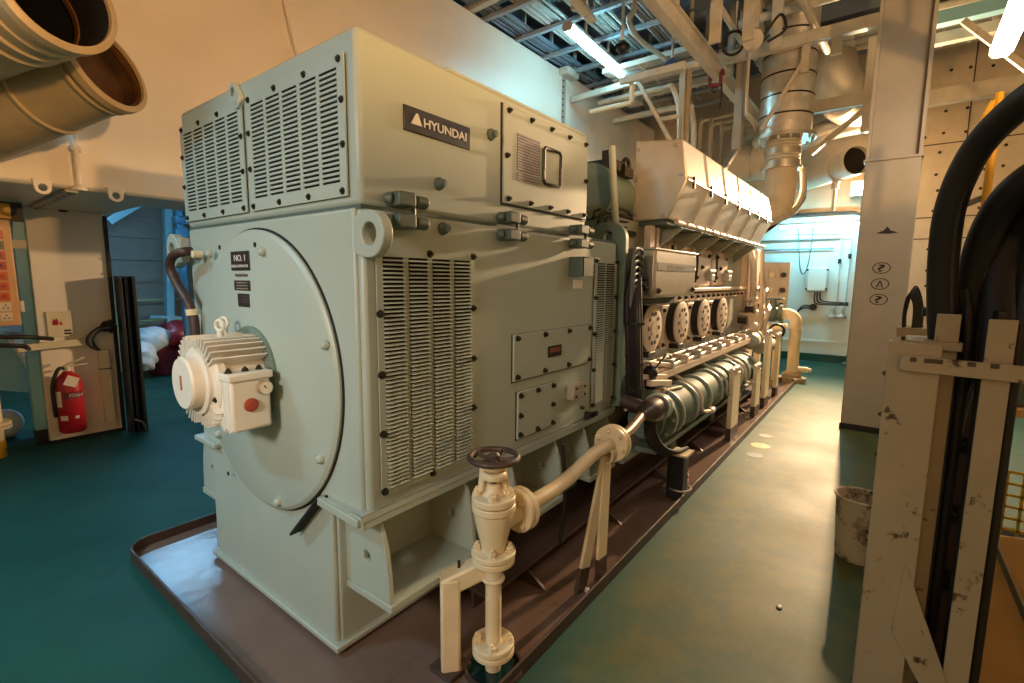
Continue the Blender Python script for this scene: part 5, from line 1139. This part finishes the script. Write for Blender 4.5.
for k, z in enumerate((1.6, 1.38, 1.12, .86, .6)):
    b = B(); b.box(2.06, 2.5, -.285, -.265, z, z + .035); b.box(2.3, 2.33, -.285, -.1, z, z + .03); b.build('rung', M['blackp'], RK)
def cable(label, pts, r, strand=0):
    t = thing('power_cable', label, 'cable', pts[0], 'thick black power cables on the rack')
    b = B(); b.tube(pts, r, n=14, k=8); b.build('sheath', M['black'], t)
    for k in range(strand):
        b = B(); o = V((-r * .85, -r * .5 + k * r, r * .2)); b.tube([V(p) + o for p in pts], .006, n=6, k=8); b.build('thin_wire', M['wire'], t)
    return t
def pp(l): return [P(x, y, 'x', d) for x, y, d in l]
cable('leftmost thick black cable bending up to the right from the rack', [(2.19, -.175, 0), (2.19, -.175, 1.1)] + pp([(944, 372, 2.2), (942, 320, 2.18), (943, 260, 2.14), (951, 205, 2.09), (973, 155, 2.03), (1006, 117, 1.95), (1060, 80, 1.8), (1160, 50, 1.5)]), .040, 1)
cable('second thick black cable, crossing behind the leftmost one and bending lower', [(2.31, -.20, 0), (2.31, -.20, 1.1)] + pp([(966, 365, 2.29), (968, 330, 2.26), (975, 270, 2.22), (993, 220, 2.14), (1025, 183, 2.02), (1110, 135, 1.75)]), .044, 1)
cable('third thick black cable, rising straight behind the right flat bar', [(2.09, -.285, 0), (2.09, -.285, 1.1), (2.12, -.285, 1.4)] + pp([ (996, 316, 2.2), (998, 268, 2.22), (1020, 228, 2.2), (1060, 195, 2.05), (1140, 160, 1.8)]), .045)
cable('rightmost thick black cable at the right picture edge', [(2.2, -.305, 0), (2.2, -.305, 1.0), (2.22, -.31, 1.35)] + pp([ (1020, 320, 2.28), (1022, 265, 2.25), (1050, 232, 2.15), (1130, 205, 1.85)]), .045)
cable('thin black cable between the two upright flat bars', [(2.16, -.215, 0), (2.16, -.215, .8), (2.16, -.215, 1.5), (2.2, -.2, 1.7)], .014)
cable('thin black cable hugging the right flat bar', [(2.03, -.315, 0), (2.03, -.315, .8), (2.03, -.312, 1.5), (2.08, -.32, 1.75)], .014)
WL = thing('wire_loops', 'small loops of dark wire hanging on the column side above the rack', 'wires', (4.2, -.08, 1.6))
for k in range(6):
    c = P(909 + k * 1.2, 316, 'x', 4.2 + .015 * k); s = .6 + .08 * k; b = B(); b.tube([c + V((0, .035 * s, -.16)), c + V((0, .05 * s, .02)), c + V((0, .015, .16 * s + .04)), c + V((0, -.035 * s, .06)), c + V((0, -.04 * s, -.16))], .006, n=6); b.build('wire_loop', M['black'], WL)
b = B(); b.box(4.18, 4.4, -.30, -.06, 1.36, 1.42); b.box(4.25, 4.33, -.17, -.09, 0, 1.36); b.build('wire_post', M['creamd'], WL)
# yellow handrail behind the cables
YR_ = thing('yellow_handrail', 'yellow upright rail post seen behind the black cables', 'rail', (5, -.5, 1))
b = B(); b.cyl((5.0, -.50, 0), (5.0, -.50, 3.06), .026, n=14); b.build('post', M['yellow'], YR_)
b = B(); b.tube([P(994, 101, 'x', 5.0), P(978, 130, 'x', 5.0), P(960, 168, 'x', 5.05), P(942, 206, 'x', 5.1), P(936, 240, 'x', 5.1)], .02, n=10); b.build('sloping_rail', M['yellow'], YR_)
b = B(); b.cyl((5.02, -.36, 2.2), (5.02, -.36, 2.72), .03, n=10); b.cyl((5.02, -.36, 0), (5.02, -.36, 2.3), .04, n=10); b.bar((5.02, -.30, 2.25), (5.02, -.5, 2.35), .04, .04); b.build('grey_tube', M['rope'], YR_)
# boards and crate behind the rack
BD = thing('fibre_board', 'brown fibreboard sheet leaning behind the rack at the lower right corner', 'board', (2.6, -.5, 0))
b = B(); b.prism([(2.62, -.42, .73), (2.62, -.95, .80), (2.5, -.95, 0), (2.5, -.40, 0)], (.012, 0, 0)); b.build('sheet', M['board'], BD)
ROD = B().bar((2.56, -.405, .72), (2.42, -.62, .22), .02, .02).build('metal_rod', M['steel']); tag(ROD, 'slim grey metal rod resting against the brown fibreboard', 'rod')
CRT = thing('wire_crate', 'yellowish wire mesh crate on the dark floor behind the rack', 'crate', (3.4, -.75, 0))
b = B()
for k in range(9): b.bar((3.4, -.55 - k * .06, .35), (3.4, -.55 - k * .06, .78), .012, .012, (1, 0, 0))
for k in range(8): b.bar((3.4, -.55, .36 + k * .06), (3.4, -1.05, .36 + k * .06), .012, .012)
b.build('mesh_side', M['yellow'], CRT); b = B(); b.box(3.42, 3.8, -1.1, -.52, 0, .35); b.build('crate_base', M['blackp'], CRT, bev=.01)
CBX = thing('dark_bench', 'dark bench with boxes on it far behind the black cables', 'bench', (4.6, -.7, 0))
b = B(); b.box(4.5, 5.3, -1.5, -.62, .85, .9); b.build('bench_top', M['board'], CBX)
for x in (4.55, 5.2):
    for y in (-1.42, -.68): b = B(); b.box(x, x + .05, y, y + .05, 0, .85); b.build('leg', M['blackp'], CBX)
tag(B().box(4.6, 4.9, -.95, -.66, .9, 1.2).build('storage_box', M['clamp'], None, bev=.01), 'blue-grey storage box on the dark bench behind the cables', 'box')
tag(B().box(4.95, 5.2, -.9, -.68, .9, 1.05).build('storage_box', M['cream'], None, bev=.01), 'low cream box on the dark bench behind the cables', 'box')
# unseen panel added beside the rack to shade the generator side from the lamp
structure(B().box(.985, 4.2, -1.35, -1.25, 0, 2.655).build('shade_panel', M['ceilp']))
# ------------------------------------------------------------------ end of the aisle
xw = XB - .08
BXx = thing('terminal_cabinet', 'white wall cabinet with rounded corners on the bright bulkhead at the aisle end', 'cabinet', (12.35, 1.02, 1.64))
ca, cb_ = P(807, 267, 'x', 12.3), P(827, 292, 'x', 12.3)
b = B(); b.box(12.28, xw, cb_.y, ca.y, cb_.z, ca.z); b.build('cabinet_box', M['wallw'], BXx, bev=.04)
for y in (cb_.y + .02, ca.y - .02):
    for z in (cb_.z + .06, ca.z - .06): bolt(BXx, (12.28, y, z), (-1, 0, 0), .016, M['bolt'])
for k in range(3):
    b = B(); y = cb_.y + .12 + k * .05; z = cb_.z; b.tube([(12.33, y, z), (12.33, y, z - .12 - k * .03), (12.33, y - .08, z - .2 - k * .03), (12.33, .66, z - .22 - k * .025)], .014, n=7); b.build('cable', M['black'], BXx)
GL = thing('cable_gland', 'round black cable gland with two cables on the lower white bulkhead', 'gland', (12.4, 1.3, 1.25))
g = P(813, 307, 'x', 12.38)
b = B(); b.cyl((12.42, g.y, g.z), (12.34, g.y, g.z), .07, n=18); b.build('gland', M['black'], GL)
for k in range(2):
    b = B(); b.tube([(12.36, g.y, g.z + .02 - .03 * k), (12.34, g.y + .18, g.z + .02 - .05 * k), (12.36, g.y + .28, g.z - .12), (12.36, g.y + .29, g.z - .28)], .017, n=7); b.build('cable', M['black'], GL)
for k, (px, lab) in enumerate(((836, 'left one of the two white shower-like pull handles on the bulkhead'), (845.5, 'right one of the two white shower-like pull handles on the bulkhead'))):
    yy = P(px, 300, 'x', 12.37).y; zc = P(px, 318, 'x', 12.37).z
    t = thing('pull_handle', lab, 'handle', (12.38, yy, zc), 'white pull handles on the bulkhead')
    b = B(); b.tube([(12.38, yy, 2.75 - .1 * k), (12.38, yy, zc + .1)], .015, smooth=False, n=8); b.tube([(12.38, yy, 2.72 - .1 * k), (12.38, yy + .9, 2.75 - .1 * k)], .013, smooth=False, n=8); b.build('rod', M['wallw'], t)
    b = B(); b.lathe((12.36, yy + .05, zc), (0, 0, 1), [(.10, 0), (.1, .03), (.04, .1), (.025, .2)], n=18); b.build('handle_cup', M['grey'], t)
    b = B(); b.cyl((12.38, yy, 2.1 + .1 * k), (12.38, yy, 2.2 + .1 * k), .03, n=10); b.build('joint', M['bolt'], t)
LP = thing('hanging_rope', 'thin grey cable loop hanging on the bright bulkhead', 'cable', (12.36, 1.5, 2.2))
b = B(); b.tube([P(x, y, 'x', 12.36) for x, y in ((798, 226), (799, 250), (800, 268), (803, 274), (807, 268), (811, 248), (813, 226))], .012, n=7); b.build('loop', M['rope'], LP)
for k, (z, lab) in enumerate(((2.62, 'upper horizontal conduit across the bright bulkhead'), (2.42, 'lower horizontal conduit across the bright bulkhead'))):
    tag(B().cyl((12.37, .85 + .15 * k, z), (12.37, 2.4, z), .016, n=8).build('conduit', M['rope']), lab, 'conduit', 'conduits on the bright bulkhead')
PB = thing('gauge_board', 'brownish gauge board full of small valves beside the bright bulkhead', 'panel', (11.2, 2.0, 1))
b = B(); b.box(11.1, 11.16, 1.6, 2.5, 1.0, 2.1); b.build('board', M['quilt'], PB)
rnd.seed(5)
for k in range(12):
    y = 1.7 + (k % 4) * .2; z = 1.25 + (k // 4) * .3
    b = B(); b.cyl((11.1, y, z), (11.04, y, z), .05, n=14); b.build('gauge', M['cream'] if k % 2 else M['bolt'], PB)
    b = B(); b.cyl((11.06, y + .08, z - .1), (11.06, y + .08, z + .15), .015, n=8); b.build('small_pipe', M['engp'], PB)
for y in (1.65, 2.4):
    b = B(); b.box(11.1, 11.16, y, y + .06, 0, 1.0); b.build('leg', M['clamp'], PB)
KB = thing('wall_cabinet', 'narrow dark-edged box at the right end of the bright bulkhead', 'cabinet', (12.3, .47, 1.5))
b = B(); b.box(12.25, xw, .32, .46, 1.3, 2.9); b.build('cabinet_box', M['clamp'], KB, bev=.01)
FT = thing('floor_drain', 'small grey mushroom-shaped fitting on the floor at the aisle end', 'fitting', (12.1, .45, 0))
b = B(); b.lathe((12.1, .47, 0), (0, 0, 1), [(.2, 0), (.2, .06), (.12, .1), (.15, .2), (.08, .28), (0, .3)], n=20); b.build('fitting', M['clamp'], FT)
# the sodium floodlight at the aisle end
FLD = thing('floodlight', 'small glowing sodium floodlight high beside the grey column', 'lamp', (12.2, .64, 3.55))
b = B(); b.box(12.12, 12.45, .50, .80, 3.42, 3.72); b.build('lamp_housing', M['grey'], FLD, bev=.01)
b = B(); b.box(12.10, 12.12, .52, .78, 3.44, 3.70); b.build('lamp_glass', emis('sodium_glow', 'FFE0A0', 30), FLD)
b = B(); b.tube([(12.4, .5, 3.5), (12.4, .44, 3.2), (12.42, .44, 2.9)], .025, n=8); b.build('lamp_cable', M['black'], FLD)
b = B(); b.tube([(12.38, 2.6, 3.15), (12.38, 1.0, 3.15), (12.38, .62, 3.1), (12.38, .5, 2.95)], .03, n=8)
tag(b.build('cable_run', M['black']), 'dark cable running along the top of the bright bulkhead', 'cable')
# ------------------------------------------------------------------ lights
def put(l, loc):
    o = bpy.data.objects.new(l.name, l); o.location = loc; COL.objects.link(o); return o
def aim(o, tgt): o.rotation_mode = 'QUATERNION'; o.rotation_quaternion = (V(tgt) - o.location).to_track_quat('-Z', 'Y')
def point(name, loc, col, w, r):
    l = bpy.data.lights.new(name, 'POINT'); l.energy = w; l.color = col; l.shadow_soft_size = r; return put(l, loc)
def spot_l(name, loc, tgt, col, w, r, ang, blend):
    l = bpy.data.lights.new(name, 'SPOT'); l.energy = w; l.color = col; l.shadow_soft_size = r; l.spot_size = math.radians(ang); l.spot_blend = blend
    o = put(l, loc); aim(o, tgt); return o
def area(name, loc, tgt, col, w, sx, sy):
    l = bpy.data.lights.new(name, 'AREA'); l.energy = w; l.color = col; l.shape = 'RECTANGLE'; l.size = sx; l.size_y = sy
    o = put(l, loc); aim(o, tgt); return o
WARM = (1, .53, .19); COOL = (.72, .92, 1)
point('sodium_lamp_right', (1.05, -2.0, 2.72), WARM, 660, .08)
spot_l('sodium_lamp_aisle', (12.05, .62, 3.57), (2.5, 1.9, 2.1), (1, .66, .36), 5200, .10, 125, 1.0)
o = area('front_fill', (-2.7, .8, 3.0), (1.1, 2.4, 1.2), (1, .93, .83), 15, 1.0, .5); o.data.spread = math.radians(62)  # added fill light for the generator front, no lamp fitting here
o = area('tube_left', (-1.9, 4.3, 4.3), (-.7, 4.4, 0), (.36, .78, 1), 80, 1.2, .15); o.data.spread = math.radians(130)
w = bpy.data.worlds.new('world'); scene.world = w; w.use_nodes = True
w.node_tree.nodes['Background'].inputs['Color'].default_value = (.03, .03, .035, 1)
